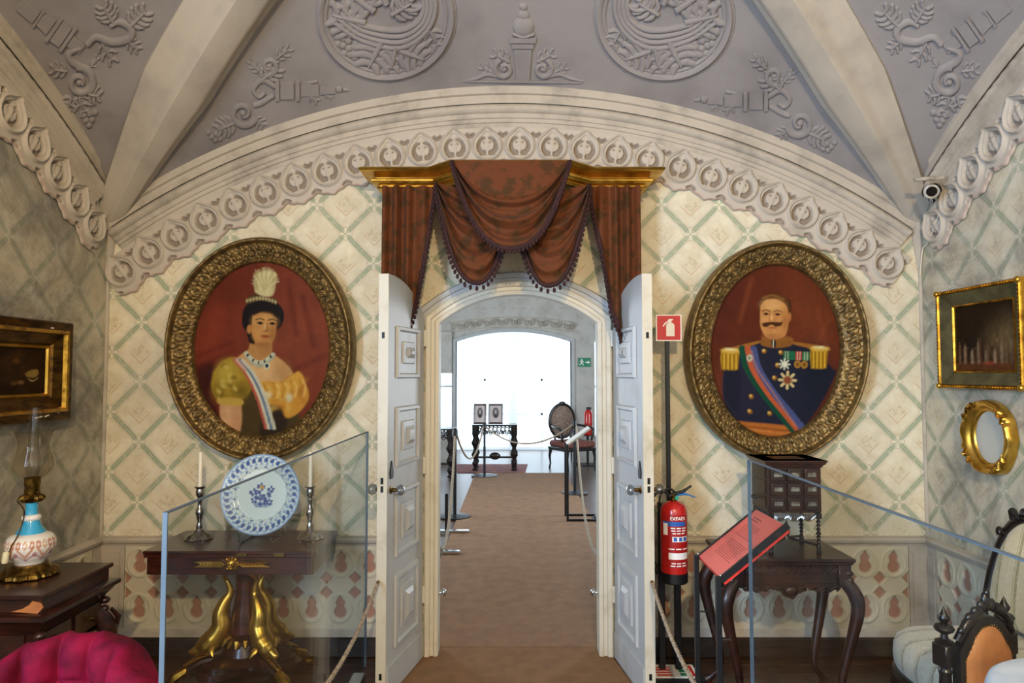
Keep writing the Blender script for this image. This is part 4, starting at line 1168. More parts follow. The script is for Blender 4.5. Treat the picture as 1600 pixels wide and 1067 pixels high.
# drawers on the face towards the room with brass knobs
for y0, y1 in ((cy0 + .05, cy0 + .20), (cy0 + .23, cy1 - .05)):
    d = obj('drawer', MB().bx(cx1 - .03, cx1 - .022, y0, y1, .515, .60, .003), 'dark_wood', C, False)
    q = ((y0 + y1) / 2); obj('knob', MB().lathe([(.005, 0), (.005, .012), (.011, .016), (.010, .024), (.0001, .027)], 12, (cx1 - .022, q, .56), Rm((0, 1, 0), (0, 0, 1), (1, 0, 0))), 'brass', d)
obj('drawer', MB().bx(cx0 + .05, cx1 - .08, cy0 + .022, cy0 + .03, .515, .60, .003), 'dark_wood', C, False)
def cabriole(c, d, z1, h, r=.03, foot=.03, mat_='dark_wood', parent=None, knee=.05, name='leg'):
    c = Vector((*c, 0)); d = Vector((*d, 0)).normalized()
    def q(o, z): return c + d * o + Vector((0, 0, z))
    p = spline([q(0, z1), q(knee * .75, z1 - h * .10), q(knee, z1 - h * .22), q(knee * .55, z1 - h * .45), q(-knee * .1, z1 - h * .72), q(-knee * .15, z1 - h * .86), q(knee * .5, z1 - h * .955), q(knee * .9, z1 - h + .006)], 5)
    n = len(p); rr = [r * float(np.interp(i / (n - 1), [0, .2, .4, .65, .82, .93, 1], [1.0, 1.15, .85, .55, .48, .62, .8])) for i in range(n)]
    o = obj(name, MB().tube(p, rr, 10), mat_, parent, 60)
    return o
for sx, sy in ((1, -1), (1, 1), (-1, -1), (-1, 1)):
    x = cx1 - .05 if sx > 0 else cx0 + .06; y = cy0 + .05 if sy < 0 else cy1 - .05
    l = cabriole((x, y), (sx, sy), .56, .56, .034, knee=.055, parent=C)
    m = MB()
    for k in range(3): m.ell((x + sx * .028, y + sy * .028, .60 - k * .035), (.022 - k * .004, .022 - k * .004, .016), 10, 6)
    m.tube([(x + sx * .045, y + sy * .045, .56), (x + sx * .065, y + sy * .065, .52), (x + sx * .06, y + sy * .06, .46)], [.008, .012, .004], 6)
    obj('carved_knee', m, 'dark_wood', l, 60)

# ------------------------------------------------------------------ oil lamp
lx, ly, k = -1.915, 2.75, .002577
Lm = thing('oil_lamp', 'blue and white porcelain oil lamp with clear glass globe on dark cabinet', 'lamp', (lx, ly, .7505))
def zl(y): return (893 - y) * k
def LP(rows): return [(max(r * k, 1e-4), zl(y)) for r, y in rows]
sq = lambda a, z: 1 + (.09 * abs(math.sin(6 * a)) + .03 * math.sin(24 * a)) * (1 if z < .035 else 0)
obj('foot', MB().lathe(LP([(34, 893), (37, 891), (36, 886), (30, 882), (26, 878), (24, 874), (1e-3, 873)]), 96, sq=sq), 'brass', Lm, 40, local=True)
obj('foot_ring', MB().lathe(LP([(21, 884), (24.5, 881), (24.5, 877), (20, 874), (15, 873)]), 40), 'blue_enamel', Lm, 40, local=True)
prof = LP([(19, 874), (22, 869), (28, 862), (33, 852), (34, 845), (32, 837), (27, 831), (20, 828)])
nn = 96; pr = spline([(r, z, 0) for r, z in prof], 5)
A = np.array([[(p.x * math.cos(2 * PI * i / nn), p.x * math.sin(2 * PI * i / nn), p.y) for p in pr] for i in range(nn)])
ua = np.array([[i / nn * 8 % 1 for p in pr] for i in range(nn)]) * 100; va = np.array([[(p.y - zl(874)) / (zl(828) - zl(874)) for p in pr] for i in range(nn)]) * 100
pa = Paint(ua, va, '#e6e2da')
for sg in (0, 1):
    f = (lambda q: (100 - q[0], q[1])) if sg else (lambda q: q)
    pa.stroke([f(q) for q in ((50, 30), (30, 45), (12, 60), (5, 75), (20, 80), (28, 68), (18, 62))], 7, '#b8662a', 2.5)
    pa.stroke([f(q) for q in ((50, 20), (25, 30), (0, 38))], 6, '#8f4a5a', 3, .8); pa.stroke([f(q) for q in ((0, 45), (10, 40), (0, 35))], 7, '#a34a58', 3, .8)
    pa.stroke([f(q) for q in ((50, 82), (38, 70), (50, 60))], 5, '#c98a3a', 2)
obj('painted_bowl', MB().grid(A, closed_u=True, cols=pa.c), 'porcelain_print', Lm, 60, local=True)
obj('neck', MB().lathe(LP([(20.5, 829), (18, 824), (13, 816), (10, 806), (8.6, 800), (8.2, 790), (9, 779)]), 32), 'blue_enamel', Lm, 40, local=True)
obj('white_collar', MB().lathe(LP([(9, 810), (12.5, 808), (13.2, 805), (12.5, 802), (9, 800)]), 32), 'porcelain', Lm, 60, local=True)
sq2 = lambda a, z: 1 + .12 * math.cos(12 * a)
obj('gallery', MB().lathe(LP([(12, 781), (16, 776), (15, 772), (11, 769)]), 48, sq=sq2), 'brass', Lm, 40, local=True)
b = obj('burner', MB().lathe(LP([(10, 770), (11, 766), (10, 758), (11.5, 754), (11, 747), (12, 744), (9, 743)]), 24), 'brass', Lm, 40, local=True)
obj('wick_knob', MB().tube([(.026, -.02, zl(766)), (.048, -.034, zl(764))], .002, 6).ell((.052, -.037, zl(764)), (.004, .007, .007), 8, 6), 'brass', b, local=True)
obj('glass_globe', MB().lathe(LP([(11, 745), (20, 741), (28, 732), (30, 724), (27, 712), (23, 702), (22, 694), (24, 684), (28, 675), (31, 671)]), 40, cap=False), 'glass_lamp', Lm, True, local=True)
obj('chimney', MB().lathe(LP([(8, 745), (11, 728), (11, 716), (8, 700), (7.4, 690), (7.2, 636)]), 24, cap=False), 'glass_lamp', Lm, True, local=True)
cd = thing('lamp_cord', 'thin brown electric cord of the oil lamp with ivory switch', 'cord', (lx - .05, ly - .1, .7505))
pth = spline([(lx - .045, ly - .02, .7505 + zl(778)), P(38, 800, 2.70), P(30, 832, 2.68), P(17, 856, 2.66), P(10, 875, 2.645), P(4, 896, 2.62), Vector((-2.0, 2.60, .756)), Vector((-2.1, 2.56, .756)), Vector((-2.22, 2.6, .755))], 6)
obj('cable', MB().tube(pth, .0026, 6), 'brass', cd, 60)
q0, q1 = P(10, 862, 2.65), P(7, 881, 2.64)
obj('switch', MB().tube([q0, q0.lerp(q1, .1), q0.lerp(q1, .9), q1], [.008, .0115, .0115, .008], 8), 'beige_plastic', cd, 40)

# ------------------------------------------------------------------ magenta tufted chair
hx, hy = -1.135, 1.82
H = thing('tufted_chair', 'magenta velvet tub chair with buttoned back in the near left corner', 'chair', (hx, hy, 0))
nU, nV = 150, 60; A = np.zeros((nU + 1, nV + 1, 3)); NCH = 8
HW = .262
def back_top(u): return .868 - .30 * abs(u) ** 3.2 - .02 * abs(u)
btn = []
for i in range(nU + 1):
    u = -1 + 2 * i / nU
    px_ = HW * math.sin(u * 1.12) / math.sin(1.12); py_ = -.26 * (1 - math.cos(u * 1.12)) / (1 - math.cos(1.12))
    nrm = Vector((-math.sin(u * 1.0), -math.cos(u * 1.0), 0)).normalized()
    zt = back_top(u); ch = u * NCH / 2
    for j in range(nV + 1):
        v = j / nV
        if v < .72:                              # inside face, from the seat upwards
            f = v / .72; z = lerp(.40, zt - .05, f); d = 0; 
        elif v < .9:                             # roll over the top
            a = (v - .72) / .18 * PI; z = zt - .05 + .05 * math.sin(a); d = -.05 * (1 - math.cos(a)) * .9
        else:
            f = (v - .9) / .1; z = lerp(zt - .05, .30, f); d = -.09
        hgt_ = 0
        if v < .86:
            zb = zt - .115                        # upper button row
            if z > zb: hgt_ = .040 * (abs(math.cos(PI * ch)) ** .5) * min(1, .35 + (z - zb) / .03)
            else:
                row = (zb - z) / .11; cc = abs(math.cos(PI * (ch + row * .5))) * abs(math.cos(PI * (ch - row * .5)))
                hgt_ = .030 * (cc ** .4)
        A[i, j] = (hx + px_ + nrm.x * (d + hgt_), hy + py_ + nrm.y * (d + hgt_), z)
obj('backrest', MB().grid(A), 'magenta_velvet', H, True)
for q in range(-4, 4):
    u = (q + .5) * 2 / NCH
    px_ = HW * math.sin(u * 1.12) / math.sin(1.12); py_ = -.26 * (1 - math.cos(u * 1.12)) / (1 - math.cos(1.12)); nrm = Vector((-math.sin(u), -math.cos(u), 0))
    obj('button', MB().ell(Vector((hx + px_, hy + py_, back_top(u) - .118)) + nrm * .006, (.009, .009, .009), 10, 6), 'magenta_velvet', H, True)
for sg in (-1, 1):
    px_ = sg * (HW + .01); m = MB().tube([(hx + px_, hy - .20, .60), (hx + px_, hy - .275, .585), (hx + px_, hy - .30, .55)], [.05, .06, .045], 14)
    obj('arm_roll', m, 'magenta_velvet', H, True)
m = MB().lathe([(.0001, .30), (.25, .30), (.27, .33), (.27, .40), (.24, .43), (.0001, .44)], 32, (hx, hy - .16, 0)); obj('seat', m, 'magenta_velvet', H, 60)
for sx in (-1, 1):
    for sy in (-.30, .02): obj('leg', MB().lathe([(.012, 0), (.02, .03), (.014, .1), (.026, .25), (.024, .31)], 12, (hx + sx * .18, hy + sy, 0)), 'dark_wood', H)

# ------------------------------------------------------------------ glass screens along the walkway
def screen(label, x, y0, y1, h):
    t = thing('glass_screen', label, 'glass screen', (x, (y0 + y1) / 2, 0), 0, 'clear glass barriers beside the walkway')
    w = .0055
    obj('glass_pane', MB().bx(x - w, x + w, y0 + .004, y1 - .004, .03, h - .003), 'glass_pane', t, False)
    obj('polished_edge', MB().bx(x - w, x + w, y0, y0 + .004, .03, h), 'glass_edge', t, False)
    obj('polished_edge', MB().bx(x - w, x + w, y1 - .004, y1, .03, h), 'glass_edge', t, False)
    obj('polished_edge', MB().bx(x - w, x + w, y0 + .004, y1 - .004, h - .003, h), 'glass_edge', t, False)
    for y in (y0 + .25, y1 - .2):
        obj('floor_clamp', MB().bx(x - .03, x + .03, y - .06, y + .06, .0085, .06, .004), 'chrome', t, False)
screen('clear glass screen on the left, in front of the card table', -.762, 1.515, 3.62, 1.245)
screen('clear glass screen on the right, in front of the striped chair', .795, .95, 2.31, 1.262)

# ------------------------------------------------------------------ rope barriers
def rope(path, r=.009, parent=None):
    path = [Vector(p) for p in path]; n = len(path)
    m = MB(); L = 0; strands = [[], [], []]
    for i in range(n):
        T_ = (path[min(i + 1, n - 1)] - path[max(i - 1, 0)]).normalized(); u = T_.orthogonal().normalized(); u = (Vector((1, 0, 0)) - T_ * T_.x).normalized(); w = T_.cross(u)
        if i: L += (path[i] - path[i - 1]).length
        for s_ in range(3):
            a = L * 95 + s_ * 2 * PI / 3; strands[s_].append(path[i] + (u * math.cos(a) + w * math.sin(a)) * r * .52)
    for s_ in strands: m.tube(s_, r * .58, 6)
    return m
for sx, hkx, label in ((-1, -.634, 'twisted rope hanging beside the left door leaf'), (1, .662, 'twisted rope hanging beside the right door leaf')):
    y0, y1 = 3.262, 1.25
    t = thing('barrier_rope', label, 'rope', (hkx, y0, .56))
    z0 = .56; pts = []
    for i in range(140):
        f = i / 139; y = lerp(y0, y1, f); x = lerp(hkx, sx * .66 if sx < 0 else .60, f); z = lerp(z0, .84, f) - 1.0 * f * (1 - f) * .85
        pts.append((x, y, z))
    obj('rope_length', rope(pts), 'rope', t, 60)
    obj('end_hook', MB().tube([(hkx, y0 + .004, z0), (hkx, y0 + .022, z0 + .004)], .008, 8), 'brass', t)
    p = thing('stanchion', 'dark rope post at the near %s end of walkway' % ('left' if sx < 0 else 'right'), 'stanchion', (pts[-1][0], 1.22, 0))
    obj('base', MB().lathe([(.15, .009), (.15, .018), (.03, .03), (.02, .04)], 28, (pts[-1][0], 1.22, 0)), 'black_metal', p)
    obj('pole', MB().tube([(pts[-1][0], 1.22, .035), (pts[-1][0], 1.22, .9)], .016, 14), 'black_metal', p)
    obj('finial', MB().ell((pts[-1][0], 1.22, .91), (.028, .028, .028)), 'brass', p)

# ------------------------------------------------------------------ pictures on the side walls
def paint_dark_left(x, y):
    p = Paint(x, y, '#241508'); p.ell(520, 380, 380, 330, '#3a2410', .9, .7); p.noise(.25, .012, 2)
    p.poly([(600, 560), (700, 490), (830, 470), (860, 560), (780, 640), (640, 620)], '#8a7038', 16); p.poly([(640, 650), (760, 700), (850, 640), (840, 670), (740, 730)], '#a08c54', 8)
    p.ell(430, 300, 60, 60, '#5a3818', .6); p.poly([(330, 380), (480, 360), (520, 560), (420, 720), (320, 700)], '#2e1c0e', 20); p.ell(520, 740, 60, 40, '#7a5a34', .6, .8); p.ell(400, 760, 50, 40, '#5e4424', .6, .8)
    p.noise(.12, .05, 4); return p.c
def paint_dark_right(x, y):
    p = Paint(x, y, '#1e120a'); p.ell(880, 520, 300, 300, '#6a5636', .9, .75); p.ell(500, 180, 400, 200, '#241509', .9, .6); p.poly([(0, 870), (300, 850), (700, 860), (1000, 880), (1000, 1000), (0, 1000)], '#5a3218', 20, .8, False)
    rs = random.Random(5)
    for i in range(22):
        cx = 60 + i * 42 + rs.uniform(-18, 18); h = rs.uniform(200, 380); col = ['#7a5a40', '#3a2416', '#9a8060', '#5c2c1c', '#2c1c14', '#a48c6c'][i % 6]
        p.poly([(cx - 22, 880), (cx - 24, 880 - h * .55), (cx - 10, 880 - h * .85), (cx + 12, 880 - h * .85), (cx + 24, 880 - h * .5), (cx + 24, 880)], col, 16, rs.uniform(.2, .6)); p.ell(cx, 880 - h * .95, 10, 15, '#7a5a40', .5, rs.uniform(.3, .6))
    p.ell(560, 880, 80, 26, '#8f3a24', .7, .7); p.noise(.15, .04, 9); return p.c
# left: heavy dark gilt frame
pa_, pb_ = PXW(110, 505, XL + .06), PXW(105, 655, XL + .06)
ymax = pa_.y; zt, zb = pa_.z, pb_.z
w = .60; h = zt - zb; yc = ymax - w / 2; zc = (zt + zb) / 2
t = thing('framed_picture', 'dark genre painting in a heavy worn gilt frame on left wall', 'painting', (XL, yc, zb))
M = Matrix.Translation((XL + .012, yc, zc)) @ Matrix.Rotation(PI / 2, 4, 'Z') @ Matrix.Rotation(0, 4, 'X')
fw = .135
fprof = [(0, .02), (.006, .028), (.018, .030), (.026, .040), (.07, .060), (.078, .075), (.09, .078), (.095, .070), (.128, .068), (.135, .055), (.135, 0), (.0, .0)]
obj('frame', rect_frame(M, w - 2 * fw, h - 2 * fw, fprof), 'gilt_dark', t, 25)
obj('sight_edge', rect_frame(M, w - 2 * fw, h - 2 * fw, [(0, .022), (.004, .032), (.012, .034), (.018, .030)]), 'gilt_bright', t, 25)
obj('inner_fillet', rect_frame(M, w - 2 * fw + .15, h - 2 * fw + .15, [(-.006, .060), (0, .078), (.008, .083), (.016, .078)]), 'gilt', t, 25)
obj('canvas', canvas_grid(M @ Matrix.Translation((0, -.018, 0)), w - 2 * fw + .01, h - 2 * fw + .01, paint_dark_left, 60, 60), 'painted', t, True)
for (u, v, a, l) in ((.06, -.215, .1, .05), (.115, -.212, .2, .03), (.20, -.19, 1.2, .03), (.135, .205, 0, .02)):
    c = M @ Vector((u, -.0695, v)); obj('chipped_gesso', MB().box(c, (.002, l, .006), Matrix.Rotation(a, 4, 'X')), 'paper', t, False, label='white chip where gilding is lost')
# right: olive frame with gilt edge
q0, q1, q2 = PXW(1467, 457, XR - .05), PXW(1466, 606, XR - .05), PXW(1600, 432, XR - .05)
ymax, ymin = q0.y, q2.y; zt, zb = q0.z, q1.z; w = ymax - ymin; h = zt - zb; yc = (ymax + ymin) / 2; zc = (zt + zb) / 2
t = thing('framed_picture', 'dark crowd scene in an olive and gilt frame on right wall', 'painting', (XR, yc, zb))
M = Matrix.Translation((XR - .012, yc, zc)) @ Matrix.Rotation(-PI / 2, 4, 'Z')
fw = .092
obj('frame', rect_frame(M, w - 2 * fw, h - 2 * fw, [(.008, .012), (.012, .024), (.07, .052), (.074, .05)]), MATS.get('olive') or mat('olive', '#57502e', .5, base2='#3d371e', scale=12), t, 25)
obj('sight_edge', rect_frame(M, w - 2 * fw, h - 2 * fw, [(0, .0), (0, .02), (.005, .028), (.012, .026), (.013, .01)]), 'gilt', t, 25)
oe = rect_frame(M, w - 2 * fw, h - 2 * fw, [(.07, .0), (.07, .05), (.076, .060), (.086, .060), (.092, .05), (.092, 0)])
for i in range(int(2 * (w + h) / .018)):
    s_ = i * .018; 
    if s_ < w: u, v = -w / 2 + s_, h / 2 - .011
    elif s_ < w + h: u, v = w / 2 - .011, h / 2 - (s_ - w)
    elif s_ < 2 * w + h: u, v = w / 2 - (s_ - w - h), -h / 2 + .011
    else: u, v = -w / 2 + .011, -h / 2 + (s_ - 2 * w - h)
    oe.ell(M @ Vector((u, -.060, v)), (.006, .006, .006), 6, 4)
obj('outer_edge', oe, 'gilt', t, 40)
for su in (-1, 1):
    for sv in (-1, 1): obj('corner_boss', MB().ell(M @ Vector((su * (w / 2 - .012), -.060, sv * (h / 2 - .012))), (.014, .016, .016)), 'gilt_bright', t)
obj('canvas', canvas_grid(M @ Matrix.Translation((0, -.012, 0)), w - 2 * fw + .01, h - 2 * fw + .01, paint_dark_right, 100, 90), 'painted', t, True)
# oval gilt frame below it
c = PXW(1543, 683, XR - .03); rw, rh = .168, .178
t = thing('oval_mirror', 'small oval mirror in carved gilt frame low on right wall', 'mirror', (XR, c.y, c.z - rh))
M = Matrix.Translation((XR - .006, c.y, c.z)) @ Matrix.Rotation(-PI / 2, 4, 'Z')
n = 160; rho = np.linspace(0, 1, 14); G = np.zeros((n, 16, 3))
for i in range(n):
    th = 2 * PI * i / n
    for j in range(16):
        r = rho[min(j, 13)]; hh = float(np.interp(r, [0, .1, .2, .5, .75, .9, 1], [.012, .024, .022, .044, .052, .05, .03])) if j < 14 else (0 if j == 14 else 0)
        wv = .045 * (abs(math.sin(2 * th + .4)) ** 6 + .6 * abs(math.cos(3 * th)) ** 8) * r
        if r > .7 and j < 14: hh += .010 * (abs(math.sin(2 * th + .4)) ** 6) * math.sin(24 * th) + .004 * math.sin(9 * th)
        kx = lerp(.098, rw * (1 + wv), r); kz = lerp(.122, rh * (1 + wv * .6), r)
        if j == 15: kx *= .9; kz *= .9
        G[i, j] = M @ Vector((kx * math.cos(th), -hh, kz * math.sin(th)))
obj('carved_frame', MB().grid(G, closed_u=True), 'gilt_bright', t, 60)
for i in range(26):
    th = 2 * PI * i / 26
    if abs(math.sin(2 * th + .4)) > .8: obj('leaf_carving', MB().tube([M @ Vector((rw * .84 * math.cos(th), -.05, rh * .84 * math.sin(th))), M @ Vector((rw * .97 * math.cos(th + .12), -.048, rh * .97 * math.sin(th + .12))), M @ Vector((rw * .86 * math.cos(th + .28), -.05, rh * .86 * math.sin(th + .28)))], [.006, .012, .004], 6), 'gilt', t, 60)
obj('mirror_glass', MB().prism([(.10 * math.cos(a), .124 * math.sin(a)) for a in np.linspace(0, 2 * PI, 49)[:-1]], lambda u, v, hh: M @ Vector((u, -hh, v)), .008, .012), mat('pale_glass', '#c8ccc8', .25, .35), t, 30)
# ------------------------------------------------------------------ fire point: stand, sign, extinguisher
sy_ = 3.64
px_m = P(1044, 700, sy_).x
F0 = thing('fire_point_stand', 'black metal stand carrying the red extinguisher sign beside door', 'stand', (px_m, sy_, 0))
zs1, zs0 = P(1044, 492, sy_).z, P(1044, 533, sy_).z
zj = P(1044, 770, sy_).z
obj('post', MB().bx(px_m - .011, px_m + .011, sy_ - .011, sy_ + .011, zj - .12, zs0 + .05, .002), 'black_metal', F0, False)
xa, xb = P(1034, 980, sy_).x, P(1059, 980, sy_).x
for x in (xa, xb): obj('leg', MB().bx(x - .016, x + .016, sy_ - .016, sy_ + .016, .004, zj - .05, .002), 'black_metal', F0, False)
obj('bracket', MB().bx(xa - .016, xb + .016, sy_ - .02, sy_ + .012, zj - .16, zj - .10, .002), 'black_metal', F0, False)
obj('bracket', MB().bx(xa - .016, xb + .016, sy_ - .02, sy_ + .012, zj - .42, zj - .38, .002), 'black_metal', F0, False)
bx0, bx1 = P(1018, 1045, 3.6).x, P(1088, 1045, 3.6).x
obj('base_plate', MB().bx(xa - .09, bx1 + .02, 3.50, 3.72, .0005, .010, .002), 'black_metal', F0, False)
s0, s1 = P(1025, 512, sy_ - .02).x, P(1065, 512, sy_ - .02).x; h2 = (zs1 - zs0)
sg = thing('extinguisher_sign', 'square red sign with white extinguisher pictogram on post', 'sign', ((s0 + s1) / 2, sy_, zs0))
obj('sign_plate', MB().bx(s0, s1, sy_ - .018, sy_ - .013, zs0, zs1), 'text_white', sg, False)
obj('red_field', MB().bx(s0 + .006, s1 - .006, sy_ - .020, sy_ - .018, zs0 + .006, zs1 - .006), 'sign_red', sg, False)
xc_, zc_ = (s0 + s1) / 2 + .008, (zs0 + zs1) / 2
ic = lambda u, v, hh: (xc_ + u, sy_ - .020 - hh, zc_ + v)
m = MB().prism([(-.022, -.045), (.022, -.045), (.022, .015), (.012, .026), (-.012, .026), (-.022, .015)], ic, 0, .0015)
m.prism([(-.006, .026), (.006, .026), (.006, .036), (.014, .042), (.014, .047), (-.008, .047), (-.014, .036), (-.030, .026), (-.042, .008), (-.037, .005), (-.026, .020), (-.008, .030)], ic, 0, .0015)
obj('pictogram', m, 'text_white', sg, False)
# floor card
fc = thing('floor_card', 'small white printed card lying on the base of the fire stand', 'card', ((bx0 + bx1) / 2, 3.6, .01))
cz = .0105
obj('card', MB().bx(bx0, bx1, 3.53, 3.685, cz, cz + .003), 'paper', fc, False)
m = MB()
for i in range(4): m.bx(bx0 + .02, bx0 + .10, 3.55 + i * .03, 3.566 + i * .03, cz + .003, cz + .0036)
obj('red_print', m, 'sign_red', fc, False)
m = MB()
for i in range(3): m.bx(bx1 - .09, bx1 - .04, 3.55 + i * .042, 3.58 + i * .042, cz + .003, cz + .0036)
obj('green_print', m, 'sign_green', fc, False)
obj('red_print', MB().bx(bx1 - .03, bx1 - .015, 3.545, 3.67, cz + .003, cz + .0036), 'sign_red', fc, False)
# extinguisher
ey = 3.535; ex = P(1053, 840, ey).x; kk = ey / F
def ez(y): return P(1053, y, ey).z
E = thing('fire_extinguisher', 'red powder fire extinguisher with black base on the black stand', 'extinguisher', (ex, ey, ez(909)))
R_ = 20.5 * kk
obj('cylinder', MB().lathe([(R_, ez(893)), (R_, ez(803)), (R_ * .97, ez(795)), (R_ * .82, ez(788)), (R_ * .5, ez(784)), (R_ * .3, ez(782)), (.0001, ez(782))], 40, (ex, ey, 0)), 'red_paint', E, 40)
obj('base_ring', MB().lathe([(R_ * .9, ez(909)), (R_ * 1.01, ez(907)), (R_ * 1.01, ez(892)), (R_ * .9, ez(892))], 40, (ex, ey, 0)), 'rubber', E, 40)
obj('valve', MB().lathe([(.016, ez(783)), (.016, ez(777)), (.011, ez(776)), (.011, ez(771)), (.0001, ez(771))], 16, (ex, ey, 0)), 'brass', E, 40)
obj('gauge', MB().lathe([(.011, 0), (.011, .012), (.0001, .013)], 14, (ex + .014, ey - .006, ez(777)), Rm((1, 0, 0), (0, 0, 1), (0, -1, 0))), 'green_plastic', E, 40)
obj('carry_handle', MB().tube(spline([P(1046, 776, ey), P(1052, 772, ey), P(1066, 768, ey), P(1080, 759, ey)], 4), [.010] * 5 + [.009] * 5 + [.006] * 3, 8), 'rubber', E, 50)
obj('squeeze_lever', MB().tube(spline([P(1058, 773, ey), P(1072, 772, ey), P(1086, 777, ey)], 4), [.010] * 5 + [.006] * 4, 8, flat=.6), 'blue_plastic', E, 50)
hp_ = spline([P(1048, 777, ey), P(1036, 767, ey), P(1024, 772, ey - .01), P(1016, 786, ey - .01), P(1012, 800, ey), P(1013, 830, ey + .02), P(1016, 860, ey + .02), P(1020, 876, ey)], 6)
hose = obj('hose', MB().tube(hp_, .0075, 8), 'rubber', E, 60)
obj('hose', MB().tube(spline([P(1030, 786, ey), P(1033, 772, ey + .02), P(1045, 763, ey + .03), P(1056, 770, ey + .02)], 6), .006, 8), 'rubber', E, 60)
obj('hose_grip', MB().tube([P(1011, 793, ey - .004), P(1022, 780, ey - .01)], .0085, 8), 'blue_plastic', hose, 50)
obj('nozzle', MB().tube([P(1014, 858, ey), P(1019, 874, ey)], [.009, .008], 8), 'blue_plastic', hose, 50)
obj('nozzle_tip', MB().tube([P(1017, 872, ey), P(1024, 885, ey), P(1027, 896, ey)], [.013, .015, .010], 8), 'rubber', hose, 50)
def wrap(name, x0, x1, y0, y1, m_, dr=.0006):
    mb = MB(); rr = R_ + dr; a0, a1 = [math.asin(max(-.98, min(.98, (x - 1053) / 20.5))) for x in (x0, x1)]
    A = np.array([[(ex + rr * math.sin(lerp(a0, a1, i / 14)), ey - rr * math.cos(lerp(a0, a1, i / 14)), z) for z in (ez(y1), ez(y0))] for i in range(15)])
    return obj(name, mb.grid(A), m_, E, 60)
mat('label_red', '#a31815', .4); mat('label_blue', '#2a5fae', .4)
wrap('label_band', 1034.5, 1071, 801, 848, 'label_red', .0005); wrap('label_band', 1034.5, 1066, 811, 818, 'label_blue', .0009); wrap('label_band', 1036, 1050, 819, 832, 'label_red', .0009)
wrap('label_strip', 1036, 1072, 849, 882, 'label_red', .0005); wrap('label_white', 1041, 1070, 859, 869, 'text_white', .0009)
wrap('label_white', 1035, 1040, 814, 832, 'text_white', .0011)
for a, b in ((1048, 1053), (1056, 1061), (1063, 1068)): wrap('pictogram', a, b, 835, 841, 'label_blue', .0010)
wrap('label_white', 1046, 1069.5, 834, 842, 'text_white', .0008)
def wraptext(body, cx, y, size, m_='text_white', dr=.0012):
    t = text_mesh('lettering', body, size, m_, E, Matrix.Identity(4), depth=0, bold=.0004)
    off = Vector(E.location)
    for v in t.data.vertices:
        u, w_ = v.co.x + off.x, v.co.y + off.y
        a = (u + (cx - 1053) * kk) / R_ ; rr = R_ + dr
        v.co = Vector((ex + rr * math.sin(a), ey - rr * math.cos(a), ez(y) + w_)) - off
wraptext('EXFAEX', 1055, 806.5, .023)
for y, wd in ((821, 'llllllllllllllll'), (825, 'lllllllllllllll'), (829, 'lllllllllllll'), (853, 'llllllllllllllllllll'), (875, 'lllllllllllllll'), (879, 'lllllllllllllllll')):
    n = len(wd); x0 = 1056 - n * .75
    for i in range(3): wrap('small_print', x0 + i * n * .52, x0 + i * n * .52 + n * .40, y - .9, y + .9, 'text_white', .0012)

# ------------------------------------------------------------------ red information board on two posts
B0 = thing('info_board', 'tilted red information board on two black posts by right table', 'info board', (.80, 2.63, 0))
lo = (.752, .815); hi = (.985, 1.0); y0, y1 = 2.49, 2.77
ux = Vector((hi[0] - lo[0], 0, hi[1] - lo[1])); Lb = ux.length; ux.normalize(); nb = Vector((-ux.z, 0, ux.x)); o0 = Vector((lo[0], 0, lo[1]))
def bp(u, y, h): return o0 + ux * u + Vector((0, y, 0)) + nb * h
def slab(u0, u1, ya, yb, h0, h1): return MB().prism([(u0, ya), (u1, ya), (u1, yb), (u0, yb)], bp, h0, h1)
obj('board', slab(0, Lb, y0, y1, 0, .006), 'red_board', B0, False)
obj('tray', slab(-.004, Lb, y0 - .002, y1 + .002, -.026, -.001), 'red_plastic', B0, False)
for ya in (y0 - .012, y1): obj('side_rail', slab(-.006, Lb + .01, ya, ya + .012, -.012, .010), 'black_metal', B0, False)
for ya in (y0 - .006, y1 + .006):
    obj('post', MB().bx(lo[0] - .022, lo[0] - .004, ya - .012, ya + .012, .008, lo[1] + .008, .002), 'black_metal', B0, False)
    obj('side_hook', MB().tube([(lo[0], ya, .60), (lo[0] + .03, ya, .60), (lo[0] + .03, ya, .615)], .003, 6), 'black_metal', B0)
    obj('screw', MB().ell((lo[0] - .004, ya, lo[1] + .012), (.005, .005, .005), 8, 6), 'chrome', B0)
obj('foot', MB().bx(lo[0] - .022, lo[0] + .28, y0 - .02, y0 + .01, .0, .008).bx(lo[0] - .022, lo[0] + .28, y1 - .01, y1 + .02, .0, .008).bx(lo[0] + .26, lo[0] + .28, y0, y1, .0, .008), 'black_metal', B0, False)
rs = random.Random(2)
def block(u0, u1, ya, yb, n, w_=.0018):
    mb = MB()
    for i in range(n):
        u = lerp(u1, u0, i / max(n - 1, 1)); e_ = ya + (yb - ya) * rs.uniform(.62, 1.0); q = yb
        qs = q
        while qs > yb - (yb - ya) * rs.uniform(.75, 1):
            l = rs.uniform(.006, .016); mb.prism([(u, qs - l), (u + w_, qs - l), (u + w_, qs), (u, qs)], bp, .006, .0064); qs -= l + .003
    return mb
obj('printed_text', block(.06, .14, y0 + .03, y1 - .06, 10), 'text_dark', B0, False); obj('printed_text', block(.17, .23, y0 + .09, y1 - .05, 8), 'text_dark', B0, False)
obj('printed_title', block(.25, .262, y0 + .15, y1 - .05, 2, .004), 'text_dark', B0, False)

